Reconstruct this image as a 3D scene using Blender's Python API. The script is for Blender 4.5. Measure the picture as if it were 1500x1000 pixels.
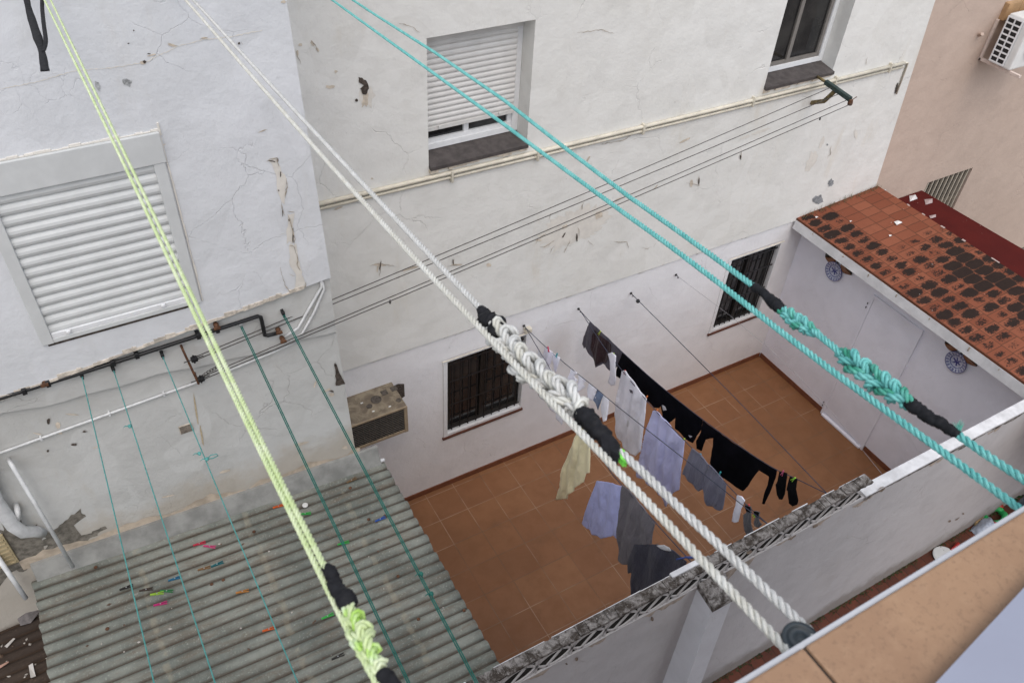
import bpy, bmesh, math, random
from mathutils import Vector, Matrix, noise
from mathutils.geometry import delaunay_2d_cdt
random.seed(7)
S = bpy.context.scene
C = S.collection
for o in list(bpy.data.objects):
    bpy.data.objects.remove(o)
R_ = math.radians
# ------------------------------------------------------------------ camera
H = 7.5                      # camera height above the courtyard floor (m)
F = 1215.0                   # focal length in photo pixels (1500 wide)
PITCH, ROLL, YAW = R_(47.67262), R_(4.09610), R_(-32.53818)
ROT = Matrix.Rotation(YAW, 3, 'Z') @ Matrix.Rotation(PITCH, 3, 'X') @ Matrix.Rotation(ROLL, 3, 'Z')
EYE = Vector((0, 0, H))
cd = bpy.data.cameras.new('camera')
cam = bpy.data.objects.new('camera', cd)
C.objects.link(cam)
cam.matrix_world = Matrix.Translation(EYE) @ ROT.to_4x4()
cd.sensor_width = 36.0
cd.lens = 36.0 * F / 1500.0
cd.clip_start = 0.02
cd.clip_end = 500
cd.dof.use_dof = True
cd.dof.focus_distance = 5.6
cd.dof.aperture_fstop = 11.0
S.camera = cam
# ------------------------------------------------------------------ light
SUN_EL, SUN_AZ = R_(60), R_(198)
w = bpy.data.worlds.new('World')
S.world = w
w.use_nodes = True
nt = w.node_tree
sky = nt.nodes.new('ShaderNodeTexSky')
sky.sky_type = 'NISHITA'
sky.sun_disc = False
sky.sun_elevation = SUN_EL
sky.sun_rotation = SUN_AZ
sky.dust_density = 4.0
sky.air_density = 1.0
sky.ozone_density = 0.6
bg = nt.nodes['Background']
nt.links.new(sky.outputs[0], bg.inputs[0])
bg.inputs[1].default_value = 0.10
sl = bpy.data.lights.new('sun', 'SUN')
sl.energy = 2.4
sl.angle = R_(130)
sl.color = (0.94, 0.97, 1.0)
sun = bpy.data.objects.new('sun', sl)
C.objects.link(sun)
sdir = Vector((math.sin(SUN_AZ) * math.cos(SUN_EL), math.cos(SUN_AZ) * math.cos(SUN_EL), math.sin(SUN_EL)))
sun.rotation_euler = sdir.to_track_quat('Z', 'Y').to_euler()
S.view_settings.view_transform = 'Standard'
S.view_settings.look = 'None'
S.view_settings.exposure = 0.31
S.view_settings.gamma = 1.0
S.cycles.max_bounces = 12
S.cycles.diffuse_bounces = 9
S.cycles.use_denoising = True


# ------------------------------------------------------------------ survey helpers: photo pixel -> point on a known plane
def ray(px, py):
    return ROT @ Vector(((px - 750) / F, -(py - 500) / F, -1.0))


def ony(p, y):
    d = ray(*p)
    return EYE + d * (y / d.y)


def onz(p, z):
    d = ray(*p)
    return EYE + d * ((z - H) / d.z)


def onx(p, x):
    d = ray(*p)
    return EYE + d * (x / d.x)


def onplane(p, A, n):
    d = ray(*p)
    return EYE + d * ((A - EYE).dot(n) / d.dot(n))


def proj(P):
    v = ROT.transposed() @ (P - EYE)
    return Vector((750 + F * v.x / -v.z, 500 - F * v.y / -v.z))


def nearline(p, A, B):
    """point seen at pixel p, at the depth where the 3-D line A-B passes closest"""
    best = None
    q = Vector(p)
    for i in range(401):
        t = -0.1 + 1.2 * i / 400
        X = A + (B - A) * t
        v = ROT.transposed() @ (X - EYE)
        if v.z > -0.05:
            continue
        e = (proj(X) - q).length
        if best is None or e < best[0]:
            best = (e, -v.z)
    return EYE + ray(*p) * best[1]


# ------------------------------------------------------------------ scene helpers
def tag(o, label=None, cat=None, group=None, kind=None):
    if label:
        o['label'] = label
    if cat:
        o['category'] = cat
    if group:
        o['group'] = group
    if kind:
        o['kind'] = kind
    return o


def empty(name, loc, label=None, cat=None, group=None):
    o = bpy.data.objects.new(name, None)
    o.empty_display_size = 0.05
    C.objects.link(o)
    o.location = loc
    return tag(o, label, cat, group)


class MB:
    def __init__(s):
        s.v = []
        s.f = []
        s.m = []

    def add(s, vs, fs, mi=0):
        b = len(s.v)
        s.v += [tuple(v) for v in vs]
        s.f += [tuple(b + i for i in f) for f in fs]
        s.m += [mi] * len(fs)
        return s

    def quad(s, a, b, c, d, mi=0):
        return s.add([a, b, c, d], [(0, 1, 2, 3)], mi)

    def box(s, x0, x1, y0, y1, z0, z1, mi=0, bev=0.0):
        if bev <= 0:
            vs = [(x, y, z) for z in (z0, z1) for y in (y0, y1) for x in (x0, x1)]
            fs = [(0, 2, 3, 1), (4, 5, 7, 6), (0, 1, 5, 4), (2, 6, 7, 3), (0, 4, 6, 2), (1, 3, 7, 5)]
            return s.add(vs, fs, mi)
        bm = bmesh.new()
        bmesh.ops.create_cube(bm, size=1.0, matrix=Matrix.Translation(((x0 + x1) / 2, (y0 + y1) / 2, (z0 + z1) / 2)) @ Matrix.Diagonal((x1 - x0, y1 - y0, z1 - z0, 1)))
        bmesh.ops.bevel(bm, geom=bm.edges[:], offset=bev, segments=2, affect='EDGES', profile=0.6)
        bm.verts.index_update()
        s.add([v.co[:] for v in bm.verts], [[v.index for v in f.verts] for f in bm.faces], mi)
        bm.free()
        return s

    def hexa(s, lo, hi, mi=0):
        """lo, hi: four points each, same winding"""
        vs = list(lo) + list(hi)
        return s.add(vs, [(0, 3, 2, 1), (4, 5, 6, 7), (0, 1, 5, 4), (1, 2, 6, 5), (2, 3, 7, 6), (3, 0, 4, 7)], mi)

    def tube(s, pts, r, n=6, mi=0, caps=True):
        pts = [Vector(p) for p in pts]
        rr = r if isinstance(r, (list, tuple)) else [r] * len(pts)
        b = len(s.v)
        t0 = (pts[1] - pts[0]).normalized()
        u = t0.orthogonal().normalized()
        for i, p in enumerate(pts):
            t = (pts[min(i + 1, len(pts) - 1)] - pts[max(i - 1, 0)])
            if t.length > 1e-9:
                t.normalize()
                u = (u - t * u.dot(t))
                if u.length < 1e-6:
                    u = t.orthogonal()
                u.normalize()
            vv = t.cross(u)
            for k in range(n):
                a = 2 * math.pi * k / n
                s.v.append(tuple(p + (u * math.cos(a) + vv * math.sin(a)) * rr[i]))
        for i in range(len(pts) - 1):
            for k in range(n):
                k2 = (k + 1) % n
                s.f.append((b + i * n + k, b + i * n + k2, b + (i + 1) * n + k2, b + (i + 1) * n + k))
                s.m.append(mi)
        if caps:
            s.f.append(tuple(b + k for k in reversed(range(n))))
            s.m.append(mi)
            e = b + (len(pts) - 1) * n
            s.f.append(tuple(e + k for k in range(n)))
            s.m.append(mi)
        return s

    def lathe(s, c, axis, prof, n=24, mi=0):
        """prof: list of (radius, height along axis)"""
        ax = Vector(axis).normalized()
        u = ax.orthogonal().normalized()
        v = ax.cross(u)
        b = len(s.v)
        for r, h in prof:
            for k in range(n):
                a = 2 * math.pi * k / n
                s.v.append(tuple(Vector(c) + ax * h + (u * math.cos(a) + v * math.sin(a)) * r))
        for i in range(len(prof) - 1):
            for k in range(n):
                k2 = (k + 1) % n
                s.f.append((b + i * n + k, b + i * n + k2, b + (i + 1) * n + k2, b + (i + 1) * n + k))
                s.m.append(mi)
        s.f.append(tuple(b + k for k in reversed(range(n))))
        s.m.append(mi)
        e = b + (len(prof) - 1) * n
        s.f.append(tuple(e + k for k in range(n)))
        s.m.append(mi)
        return s

    def build(s, name, mats, parent=None, smooth=False, solid=0.0):
        me = bpy.data.meshes.new(name)
        me.from_pydata(s.v, [], s.f)
        if not isinstance(mats, (list, tuple)):
            mats = [mats]
        for m in mats:
            me.materials.append(m)
        me.polygons.foreach_set('material_index', s.m)
        if smooth:
            me.polygons.foreach_set('use_smooth', [True] * len(me.polygons))
        me.validate()
        me.update()
        o = bpy.data.objects.new(name, me)
        C.objects.link(o)
        if solid:
            md = o.modifiers.new('solid', 'SOLIDIFY')
            md.thickness = solid
            md.offset = 0
        if parent:
            o.parent = parent
            o.matrix_parent_inverse = Matrix.Translation(parent.location).inverted()
        return o


def split(name, mb, mats, parent=None, smooth=False):
    """one object per connected piece"""
    par = list(range(len(mb.v)))

    def find(a):
        while par[a] != a:
            par[a] = par[par[a]]
            a = par[a]
        return a
    for f in mb.f:
        for i in f[1:]:
            ra, rb = find(f[0]), find(i)
            if ra != rb:
                par[rb] = ra
    gr_ = {}
    for f, m in zip(mb.f, mb.m):
        gr_.setdefault(find(f[0]), []).append((f, m))
    out = []
    for fs in gr_.values():
        ids = {}
        a = MB()
        for f, m in fs:
            for i in f:
                if i not in ids:
                    ids[i] = len(a.v)
                    a.v.append(mb.v[i])
            a.f.append(tuple(ids[i] for i in f))
            a.m.append(m)
        out.append(a.build(name, mats, parent, smooth))
    return out


def fixn(o):
    bm = bmesh.new()
    bm.from_mesh(o.data)
    bmesh.ops.recalc_face_normals(bm, faces=bm.faces[:])
    bm.to_mesh(o.data)
    bm.free()
    return o


# ------------------------------------------------------------------ materials
class NT:
    def __init__(s, name):
        s.mat = bpy.data.materials.new(name)
        s.mat.use_nodes = True
        s.t = s.mat.node_tree
        s.n = s.t.nodes
        s.b = s.n['Principled BSDF']
        s.co = s.n.new('ShaderNodeTexCoord').outputs['Object']

    def lk(s, a, b):
        s.t.links.new(a, b)

    def val(s, sock, v):
        if isinstance(v, (int, float)):
            sock.default_value = v
        elif isinstance(v, (tuple, list)):
            sock.default_value = tuple(v) if len(v) == len(sock.default_value) else tuple(v) + (1,)
        else:
            s.lk(v, sock)

    def noise(s, scale, detail=4, rough=0.55, dist=0.0, co=None, stretch=None, off=None):
        c = co or s.co
        if stretch or off:
            mp = s.n.new('ShaderNodeMapping')
            s.lk(c, mp.inputs[0])
            if stretch:
                mp.inputs['Scale'].default_value = stretch
            if off:
                mp.inputs['Location'].default_value = off
            c = mp.outputs[0]
        k = s.n.new('ShaderNodeTexNoise')
        s.lk(c, k.inputs['Vector'])
        k.inputs['Scale'].default_value = scale
        k.inputs['Detail'].default_value = detail
        k.inputs['Roughness'].default_value = rough
        k.inputs['Distortion'].default_value = dist
        return k.outputs

    def ramp(s, f, a, b, va=0.0, vb=1.0):
        m = s.n.new('ShaderNodeMapRange')
        m.interpolation_type = 'SMOOTHSTEP'
        s.val(m.inputs[0], f)
        m.inputs[1].default_value = a
        m.inputs[2].default_value = b
        m.inputs[3].default_value = va
        m.inputs[4].default_value = vb
        return m.outputs[0]

    def math(s, op, a, b=0.0, c=0.0):
        m = s.n.new('ShaderNodeMath')
        m.operation = op
        s.val(m.inputs[0], a)
        s.val(m.inputs[1], b)
        if op in ('MULTIPLY_ADD', 'WRAP', 'COMPARE'):
            s.val(m.inputs[2], c)
        return m.outputs[0]

    def mix(s, f, a, b):
        m = s.n.new('ShaderNodeMix')
        m.data_type = 'RGBA'
        s.val(m.inputs[0], f)
        s.val(m.inputs[6], a)
        s.val(m.inputs[7], b)
        return m.outputs[2]

    def xyz(s, co=None):
        m = s.n.new('ShaderNodeSeparateXYZ')
        s.lk(co or s.co, m.inputs[0])
        return m.outputs

    def comb(s, x, y, z):
        m = s.n.new('ShaderNodeCombineXYZ')
        for i, v in enumerate((x, y, z)):
            s.val(m.inputs[i], v)
        return m.outputs[0]

    def warp(s, amt, scale, detail=3):
        k = s.noise(scale, detail)
        a = s.n.new('ShaderNodeVectorMath')
        a.operation = 'SUBTRACT'
        s.lk(k[1], a.inputs[0])
        a.inputs[1].default_value = (.5, .5, .5)
        m = s.n.new('ShaderNodeVectorMath')
        m.operation = 'MULTIPLY_ADD'
        s.lk(a.outputs[0], m.inputs[0])
        m.inputs[1].default_value = (amt, amt, amt)
        s.lk(s.co, m.inputs[2])
        return m.outputs[0]

    def edge(s, scale, co, dims=None):
        k = s.n.new('ShaderNodeTexVoronoi')
        k.feature = 'DISTANCE_TO_EDGE'
        s.lk(co, k.inputs['Vector'])
        k.inputs['Scale'].default_value = scale
        return k.outputs['Distance']

    def white(s, co):
        k = s.n.new('ShaderNodeTexWhiteNoise')
        k.noise_dimensions = '3D'
        s.lk(co, k.inputs['Vector'])
        return k.outputs

    def bump(s, h, strength=0.3, dist=0.01, prev=None):
        b = s.n.new('ShaderNodeBump')
        b.inputs['Strength'].default_value = strength
        b.inputs['Distance'].default_value = dist
        s.val(b.inputs['Height'], h)
        if prev:
            s.lk(prev, b.inputs['Normal'])
        return b.outputs[0]

    def out(s, col, rough=0.8, normal=None, spec=0.3, metal=0.0, sheen=0.0):
        s.val(s.b.inputs['Base Color'], col)
        s.val(s.b.inputs['Roughness'], rough)
        s.b.inputs['Specular IOR Level'].default_value = spec
        s.b.inputs['Metallic'].default_value = metal
        if sheen:
            s.b.inputs['Sheen Weight'].default_value = sheen
        if normal:
            s.lk(normal, s.b.inputs['Normal'])
        return s.mat


def sc(c, k):
    return tuple(x * k for x in c)


def simple(name, col, rough=0.6, var=0.15, scale=12.0, bump=0.15, metal=0.0, spec=0.4, bscale=60, bdist=.003):
    t = NT(name)
    n = t.noise(scale, 6, 0.6)[0]
    c = t.mix(t.ramp(n, .3, .7), sc(col, 1 - var), sc(col, 1 + var))
    nm = t.bump(t.noise(bscale, 4)[0], bump, bdist) if bump else None
    return t.out(c, t.ramp(n, .2, .8, min(1, rough + .08), max(.02, rough - .08)), nm, spec, metal)


def plaster(name, a, b, stain=(.42, .33, .22), stain_amt=.35, crack=.5, crack_scale=1.6, patch=0.3, grime=None, brush=None, low=None):
    t = NT(name)
    big = t.noise(.7, 6, .6, .4)[0]
    mid = t.noise(4.5, 8, .65, .3, off=(3, 1, 7))[0]
    c = t.mix(t.ramp(big, .32, .68), a, b)
    c = t.mix(t.ramp(mid, .40, .72, 0, .35), c, sc(b, .86))
    # repainted rectangles-ish blotches
    pt = t.noise(1.7, 2, .4, 1.2, off=(9, 2, 4))[0]
    c = t.mix(t.ramp(pt, .54, .57, 0, patch), c, sc(a, 1.04))
    # yellowish seep stains, drawn out downwards
    st = t.noise(2.3, 8, .7, .2, stretch=(1.5, 1.5, .35), off=(5, 5, 2))[0]
    c = t.mix(t.ramp(st, .55, .78, 0, stain_amt), c, stain)
    # grey grime freckles
    fr = t.noise(38, 3, .7, off=(1, 8, 3))[0]
    frm = t.noise(1.9, 4, .6, off=(7, 7, 7))[0]
    c = t.mix(t.math('MULTIPLY', t.ramp(fr, .68, .74), t.ramp(frm, .5, .66, 0, .5)), c, (.16, .14, .12))
    # hair cracks
    wv = t.warp(.28, 2.6, 5)
    e = t.edge(crack_scale, wv)
    cm = t.noise(.9, 4, .6, off=(2, 6, 1))[0]
    ck = t.math('MULTIPLY', t.ramp(e, .0015, .006, 1, 0), t.ramp(cm, .5, .62))
    c = t.mix(t.math('MULTIPLY', ck, crack), c, (.22, .19, .16))
    e2 = t.edge(crack_scale * 4.1, t.warp(.12, 7, 4))
    cm2 = t.noise(1.3, 4, .6, off=(4, 1, 8))[0]
    ck2 = t.math('MULTIPLY', t.ramp(e2, .004, .018, 1, 0), t.ramp(cm2, .60, .70))
    c = t.mix(t.math('MULTIPLY', ck2, crack * .55), c, (.25, .22, .19))
    if low:      # dirt splashed at the foot of the wall
        z = t.xyz()[2]
        dn = t.noise(3.2, 7, .7)[0]
        zz = t.math('MULTIPLY_ADD', dn, low[1], t.math('MULTIPLY', z, -1.0))
        c = t.mix(t.ramp(zz, -low[0] + low[1] * .35, -low[0] + low[1] * .8, 0, low[2]), c, low[3])
    nm = t.bump(t.noise(3.0, 5, .5, off=(2, 2, 2))[0], .35, .05)
    if brush:
        nm = t.bump(t.noise(14, 5, .6, .6, stretch=brush)[0], .35, .012, nm)
    nm = t.bump(t.noise(26, 8, .7)[0], .30, .010, nm)
    nm = t.bump(t.math('SUBTRACT', 1.0, t.math('MAXIMUM', ck, t.math('MULTIPLY', ck2, .5))), .6, .006, nm)
    return t.out(c, .92, nm, .15)


m_upper = plaster('old_cream_plaster', (.735, .73, .70), (.685, .675, .635), stain=(.57, .50, .38), stain_amt=.34, crack=.07, patch=.4)
m_lower = plaster('smooth_white_wall_paint', (.79, .785, .795), (.745, .74, .75), stain_amt=.08, crack=.10, patch=.12)
m_left = plaster('blue_white_plaster', (.675, .69, .712), (.62, .635, .65), stain=(.5, .45, .36), stain_amt=.18, crack=.055, crack_scale=2.6, patch=.45)
m_leftlow = plaster('grey_white_plaster', (.555, .56, .545), (.495, .495, .475), stain=(.42, .37, .29), stain_amt=.38, crack=.22, crack_scale=2.4, patch=.6,
                    low=(2.72, .7, .6, (.42, .36, .28)))
m_annex = plaster('lilac_white_wall_paint', (.80, .795, .855), (.75, .745, .80), stain_amt=.05, crack=.06, patch=.08)
m_near = plaster('grey_rendered_wall', (.49, .475, .475), (.44, .425, .425), stain=(.38, .32, .26), stain_amt=.2, crack=.25, brush=(1, 1, .3), patch=.2,
                 low=(.25, .5, .6, (.16, .13, .10)))
m_pil = plaster('pilaster_paint', (.60, .60, .62), (.56, .56, .58), stain_amt=.1, crack=.2, patch=.15)
m_pink = plaster('pink_beige_render', (.53, .42, .35), (.49, .385, .32), stain=(.45, .35, .29), stain_amt=.2, crack=.08, brush=(1, 1, .6), patch=.15)
m_facade = plaster('terrace_building_paint', (.66, .64, .62), (.62, .60, .58), stain_amt=.1, crack=.1)
m_white = simple('white_painted_metal', (.74, .75, .76), .35, .04, 20, .05)
m_pvc = simple('grey_white_shutter_plastic', (.575, .59, .585), .45, .05, 8, .06)
m_pvc2 = simple('warm_white_shutter_plastic', (.62, .61, .59), .4, .05, 8, .06)
m_trim = simple('cream_painted_conduit', (.62, .58, .48), .5, .12, 9, .1)
m_whitepipe = simple('white_pipe_plastic', (.62, .63, .63), .4, .12, 15, .08)
m_black = simple('black_painted_iron', (.015, .015, .016), .45, .2, 30, .1)
m_tape = simple('black_cloth_tape', (.010, .010, .012), .75, .3, 60, .5, bscale=180, bdist=.001, spec=.25)
m_rust = simple('rusty_iron', (.10, .045, .022), .8, .45, 45, .4)
m_steel = simple('galvanised_steel', (.42, .43, .44), .4, .2, 40, .15, metal=.7)
m_sill_dark = simple('dark_slate_sill', (.075, .065, .062), .6, .25, 14, .25)
m_sill_red = simple('red_brown_sill_tile', (.105, .038, .024), .55, .2, 14, .2)
m_chip = simple('bare_render', (.575, .505, .415), .95, .22, 18, .5, bscale=40)
m_pale = simple('pale_undercoat', (.67, .64, .585), .95, .07, 14, .4, bscale=40)
m_crack = simple('crack_shadow_dirt', (.36, .31, .25), .95, .35, 40, .2)
m_chipgrey = simple('grey_cement_patch', (.24, .25, .26), .95, .3, 25, .4)
m_chippink = simple('pinkish_undercoat', (.66, .57, .50), .95, .08, 18, .3)
m_hole = simple('dark_broken_masonry', (.07, .055, .045), .95, .5, 40, .5)
m_glass = NT('dark_window_glass')
m_glass = m_glass.out(m_glass.mix(m_glass.ramp(m_glass.noise(3, 3)[0], .35, .7), (.012, .012, .013), (.035, .034, .033)), .06, None, .5)
m_fascia = simple('white_painted_eave', (.62, .62, .63), .7, .12, 6, .25)


def m_floor_():
    t = NT('terracotta_courtyard_tiles')
    p = t.xyz()
    T = .335
    gx = t.math('DIVIDE', t.math('SUBTRACT', p[0], 2.31), T)
    gy = t.math('DIVIDE', t.math('SUBTRACT', p[1], 4.13), T)
    cell = t.comb(t.math('FLOOR', gx), t.math('FLOOR', gy), 0)
    rnd = t.white(cell)[0]
    n = t.noise(5, 8, .65)[0]
    n2 = t.noise(22, 6, .7)[0]
    big = t.noise(.7, 4, .6)[0]
    c = t.mix(rnd, (.226, .100, .045), (.262, .122, .055))
    c = t.mix(t.ramp(n, .35, .7, 0, .5), c, (.190, .078, .031))
    c = t.mix(t.ramp(n2, .5, .8, 0, .3), c, (.30, .15, .07))
    c = t.mix(t.ramp(big, .42, .62, 0, .35), c, (.165, .076, .034))
    dk = t.noise(1.9, 8, .75, .5, off=(8, 1, 5))[0]
    c = t.mix(t.ramp(dk, .56, .74, 0, .45), c, (.085, .048, .028))

    def grout(g):
        f = t.math('ABSOLUTE', t.math('SUBTRACT', t.math('FRACT', g), .5))
        return t.ramp(f, .5 - .016, .5 - .008)
    ws = t.noise(1.6, 3, .5, off=(4, 3, 1))[0]
    g = t.math('MAXIMUM', grout(gx), grout(gy))
    gc = t.mix(t.ramp(ws, .42, .6), (.14, .085, .05), (.36, .25, .17))
    c = t.mix(t.math('MULTIPLY', g, t.ramp(t.noise(2.6, 5, .65, off=(1, 4, 2))[0], .34, .60, .22, .78)), c, gc)
    nm = t.bump(t.math('SUBTRACT', 1.0, g), .4, .003)
    nm = t.bump(n2, .15, .004, nm)
    return t.out(c, t.ramp(n, .3, .7, .45, .62), nm, .35)


m_floor = m_floor_()


def m_alley_():
    t = NT('dark_red_alley_tiles')
    p = t.xyz()
    gx = t.math('DIVIDE', p[0], .145)
    gy = t.math('DIVIDE', p[1], .29)
    rnd = t.white(t.comb(t.math('FLOOR', gx), t.math('FLOOR', gy), 1))[0]
    c = t.mix(rnd, (.10, .032, .020), (.15, .046, .026))
    n = t.noise(7, 8, .7)[0]
    c = t.mix(t.ramp(n, .42, .75, 0, .7), c, (.05, .03, .022))
    fx = t.math('ABSOLUTE', t.math('SUBTRACT', t.math('FRACT', gx), .5))
    fy = t.math('ABSOLUTE', t.math('SUBTRACT', t.math('FRACT', gy), .5))
    g = t.math('MAXIMUM', t.ramp(fx, .465, .485), t.ramp(fy, .48, .492))
    c = t.mix(t.math('MULTIPLY', g, .7), c, (.035, .022, .018))
    return t.out(c, .7, t.bump(t.math('SUBTRACT', t.math('MULTIPLY', n, .5), g), .4, .006), .3)


m_alley = m_alley_()


def m_rooftile_():
    t = NT('stained_terracotta_roof_tiles')
    p = t.xyz()
    TX, TY = .235, .128
    gx = t.math('DIVIDE', t.math('SUBTRACT', p[0], 7.06), TX)
    col = t.math('FLOOR', gx)
    cr_ = t.white(t.comb(col, 2.0, 5))[0]
    gy = t.math('ADD', t.math('DIVIDE', t.math('SUBTRACT', p[1], 5.07), TY), t.math('MULTIPLY', cr_, .35))
    row = t.math('FLOOR', gy)
    r1 = t.white(t.comb(col, row, 3))[0]
    r2 = t.white(t.comb(col, row, 8))[0]
    n = t.noise(18, 8, .7)[0]
    c = t.mix(r1, (.180, .055, .029), (.245, .084, .046))
    c = t.mix(t.ramp(n, .45, .75, 0, .45), c, (.17, .055, .030))
    wn = t.noise(38, 7, .75, .3, stretch=(1, 1.9, 1))[0]
    wn2 = t.noise(11, 4, .6, off=(4, 4, 1))[0]
    fx = t.math('ABSOLUTE', t.math('SUBTRACT', t.math('FRACT', gx), .5))
    fy = t.math('ABSOLUTE', t.math('SUBTRACT', t.math('FRACT', gy), .5))
    # lichen starts in the middle of a tile and stops short of the joints
    dx = t.math('MULTIPLY', fx, 2.0)
    dy = t.math('MULTIPLY', fy, 2.0)
    d = t.math('ADD', t.math('POWER', dx, 2.6), t.math('POWER', dy, 2.6))
    d = t.math('ADD', d, t.math('MULTIPLY', t.math('SUBTRACT', wn, .5), 3.0))
    d = t.math('ADD', d, t.math('MULTIPLY', t.math('SUBTRACT', wn2, .5), 1.6))
    ze = t.math('MULTIPLY', t.ramp(p[0], 7.51, 7.55, .74, -.75), t.ramp(p[1], 2.2, 2.9, .55, 1.0))
    zm = t.math('MULTIPLY', t.math('MULTIPLY', t.ramp(p[1], 3.75, 4.35, 1, 0), t.ramp(p[1], 2.55, 2.75, 0, 1)), t.ramp(p[0], 7.5, 7.85, .3, 1.25))
    zm = t.math('MULTIPLY', zm, t.ramp(p[0], 8.15, 8.36, 1, .6))
    zn = t.math('MAXIMUM', ze, zm)
    lim = t.math('ADD', zn, t.math('MULTIPLY', t.math('SUBTRACT', r2, .60), t.math('MULTIPLY_ADD', zn, .9, .25)))
    s = t.math('MULTIPLY', t.ramp(t.math('SUBTRACT', lim, d), -.05, .34), t.ramp(zn, .0, .2))
    c = t.mix(t.math('MULTIPLY', s, .97), c, t.mix(n, (.008, .006, .006), (.026, .018, .014)))
    g = t.math('MAXIMUM', t.ramp(fx, .470, .484), t.ramp(fy, .455, .475))
    c = t.mix(t.math('MULTIPLY', g, .75), c, (.075, .034, .02))
    sp = t.noise(34, 2, .5, off=(3, 9, 2))[0]
    c = t.mix(t.ramp(sp, .77, .79), c, (.55, .50, .46))
    nm = t.bump(t.math('SUBTRACT', 1.0, g), .5, .006)
    nm = t.bump(n, .25, .006, nm)
    return t.out(c, .85, nm, .2)


m_rooftile = m_rooftile_()


def m_redroof_():
    t = NT('dark_red_roof_coating')
    n = t.noise(3, 7, .65)[0]
    c = t.mix(t.ramp(n, .3, .75), (.085, .012, .010), (.066, .010, .009))
    sp = t.noise(24, 2, .5)[0]
    c = t.mix(t.ramp(sp, .74, .77, 0, .6), c, (.30, .17, .15))
    return t.out(c, .7, t.bump(t.noise(30, 6)[0], .2, .006), .08)


m_redroof = m_redroof_()


def m_sheet_(name, a, b, dirt, wear):
    t = NT(name)
    p = t.xyz()
    n = t.noise(2.2, 7, .65, .3)[0]
    st = t.noise(7, 7, .7, .1, stretch=(.6, 3.0, 1))[0]
    sp = t.noise(75, 3, .6)[0]
    c = t.mix(t.ramp(n, .32, .68), a, b)
    c = t.mix(t.ramp(st, .42, .72, 0, .75), c, dirt)
    c = t.mix(t.ramp(sp, .56, .72, 0, .5), c, sc(a, 1.45))
    # valley dirt: the sheet is grubby where water runs (pitch .0865 m)
    ph = t.math('FRACT', t.math('DIVIDE', p[1], .0865))
    v = t.math('ABSOLUTE', t.math('SUBTRACT', ph, .5))
    c = t.mix(t.math('MULTIPLY', t.ramp(v, .02, .17, 1, 0), t.ramp(n, .2, .6, .95, .65)), c, (.055, .036, .024))
    # lines of old sealant across the sheets
    wv = t.noise(5, 5, .6)[0]
    for x0, y0, y1 in wear:
        d = t.math('ABSOLUTE', t.math('SUBTRACT', t.math('ADD', p[0], t.math('MULTIPLY', t.math('SUBTRACT', wv, .5), .10)), x0))
        k = t.math('MULTIPLY', t.ramp(d, .010, .03, .75, 0), t.ramp(t.noise(9, 4, .6, off=(x0 * 9, 1, 1))[0], .42, .58, 0, .55))
        c = t.mix(k, c, (.30, .27, .20))
    nm = t.bump(t.noise(90, 5, .7)[0], .35, .004)
    return t.out(c, .9, nm, .2)


m_sheet = m_sheet_('weathered_fibre_cement', (.245, .255, .222), (.125, .136, .120), (.140, .112, .084), [(-.42, 0, 0), (.34, 0, 0), (1.05, 0, 0)])
m_sheet_dark = m_sheet_('dirty_brown_sheet', (.062, .046, .036), (.042, .032, .026), (.03, .02, .015), [])


def m_cap_():
    t = NT('lichen_stained_concrete')
    n = t.noise(16, 9, .75, .4)[0]
    n2 = t.noise(60, 5, .7)[0]
    c = t.mix(t.ramp(n, .40, .62), (.055, .045, .038), (.27, .25, .235))
    c = t.mix(t.ramp(n2, .60, .70, 0, .85), c, (.48, .45, .42))
    c = t.mix(t.ramp(t.noise(7, 5, .6, off=(3, 1, 1))[0], .55, .68, 0, .7), c, (.028, .022, .018))
    return t.out(c, .95, t.bump(n2, .6, .012), .1)


m_cap = m_cap_()
m_capwhite = simple('white_painted_wall_top', (.62, .62, .63), .85, .15, 9, .3)
m_lattice = plaster('lattice_block_cement', (.52, .50, .49), (.45, .43, .42), stain=(.2, .16, .13), stain_amt=.5, crack=.1)


def m_coping_():
    t = NT('tan_coping_tile')
    n = t.noise(6, 7, .6)[0]
    n2 = t.noise(55, 5, .6)[0]
    c = t.mix(t.ramp(n, .3, .7), (.31, .19, .11), (.265, .158, .092))
    c = t.mix(t.ramp(n2, .45, .75, 0, .35), c, (.37, .24, .145))
    n3 = t.noise(190, 3, .6)[0]
    c = t.mix(t.ramp(n3, .52, .70, 0, .45), c, (.17, .10, .06))
    n4 = t.noise(14, 8, .75, .6, off=(2, 7, 1))[0]
    c = t.mix(t.ramp(n4, .58, .72, 0, .35), c, (.20, .125, .08))
    return t.out(c, .55, t.bump(n2, .12, .002), .35)


m_coping = m_coping_()


def fabric(name, col, var=.08, weave=420, stripes=None, rough=.92, fold=.75):
    t = NT(name)
    n = t.noise(6, 5, .6)[0]
    c = t.mix(t.ramp(n, .3, .7), sc(col, 1 - var), sc(col, 1 + var))
    if stripes:
        p = t.xyz()
        ph = t.math('FRACT', t.math('MULTIPLY', t.math('ADD', p[1], t.math('MULTIPLY', p[0], .3)), stripes[0]))
        c = t.mix(t.ramp(t.math('ABSOLUTE', t.math('SUBTRACT', ph, .5)), .30, .34), c, stripes[1])
    wv = t.noise(weave, 2, .5)[0]
    nm = t.bump(wv, .25, .0012)
    nm = t.bump(t.noise(11, 5, .6, 1.2, stretch=(1, 1, .25))[0], fold, .035, nm)
    nm = t.bump(t.noise(30, 4, .55, .8, stretch=(1, 1, .5))[0], .5, .010, nm)
    return t.out(c, rough, nm, .12 if fold > .3 else .04, sheen=.12 if fold > .3 else 0)


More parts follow.
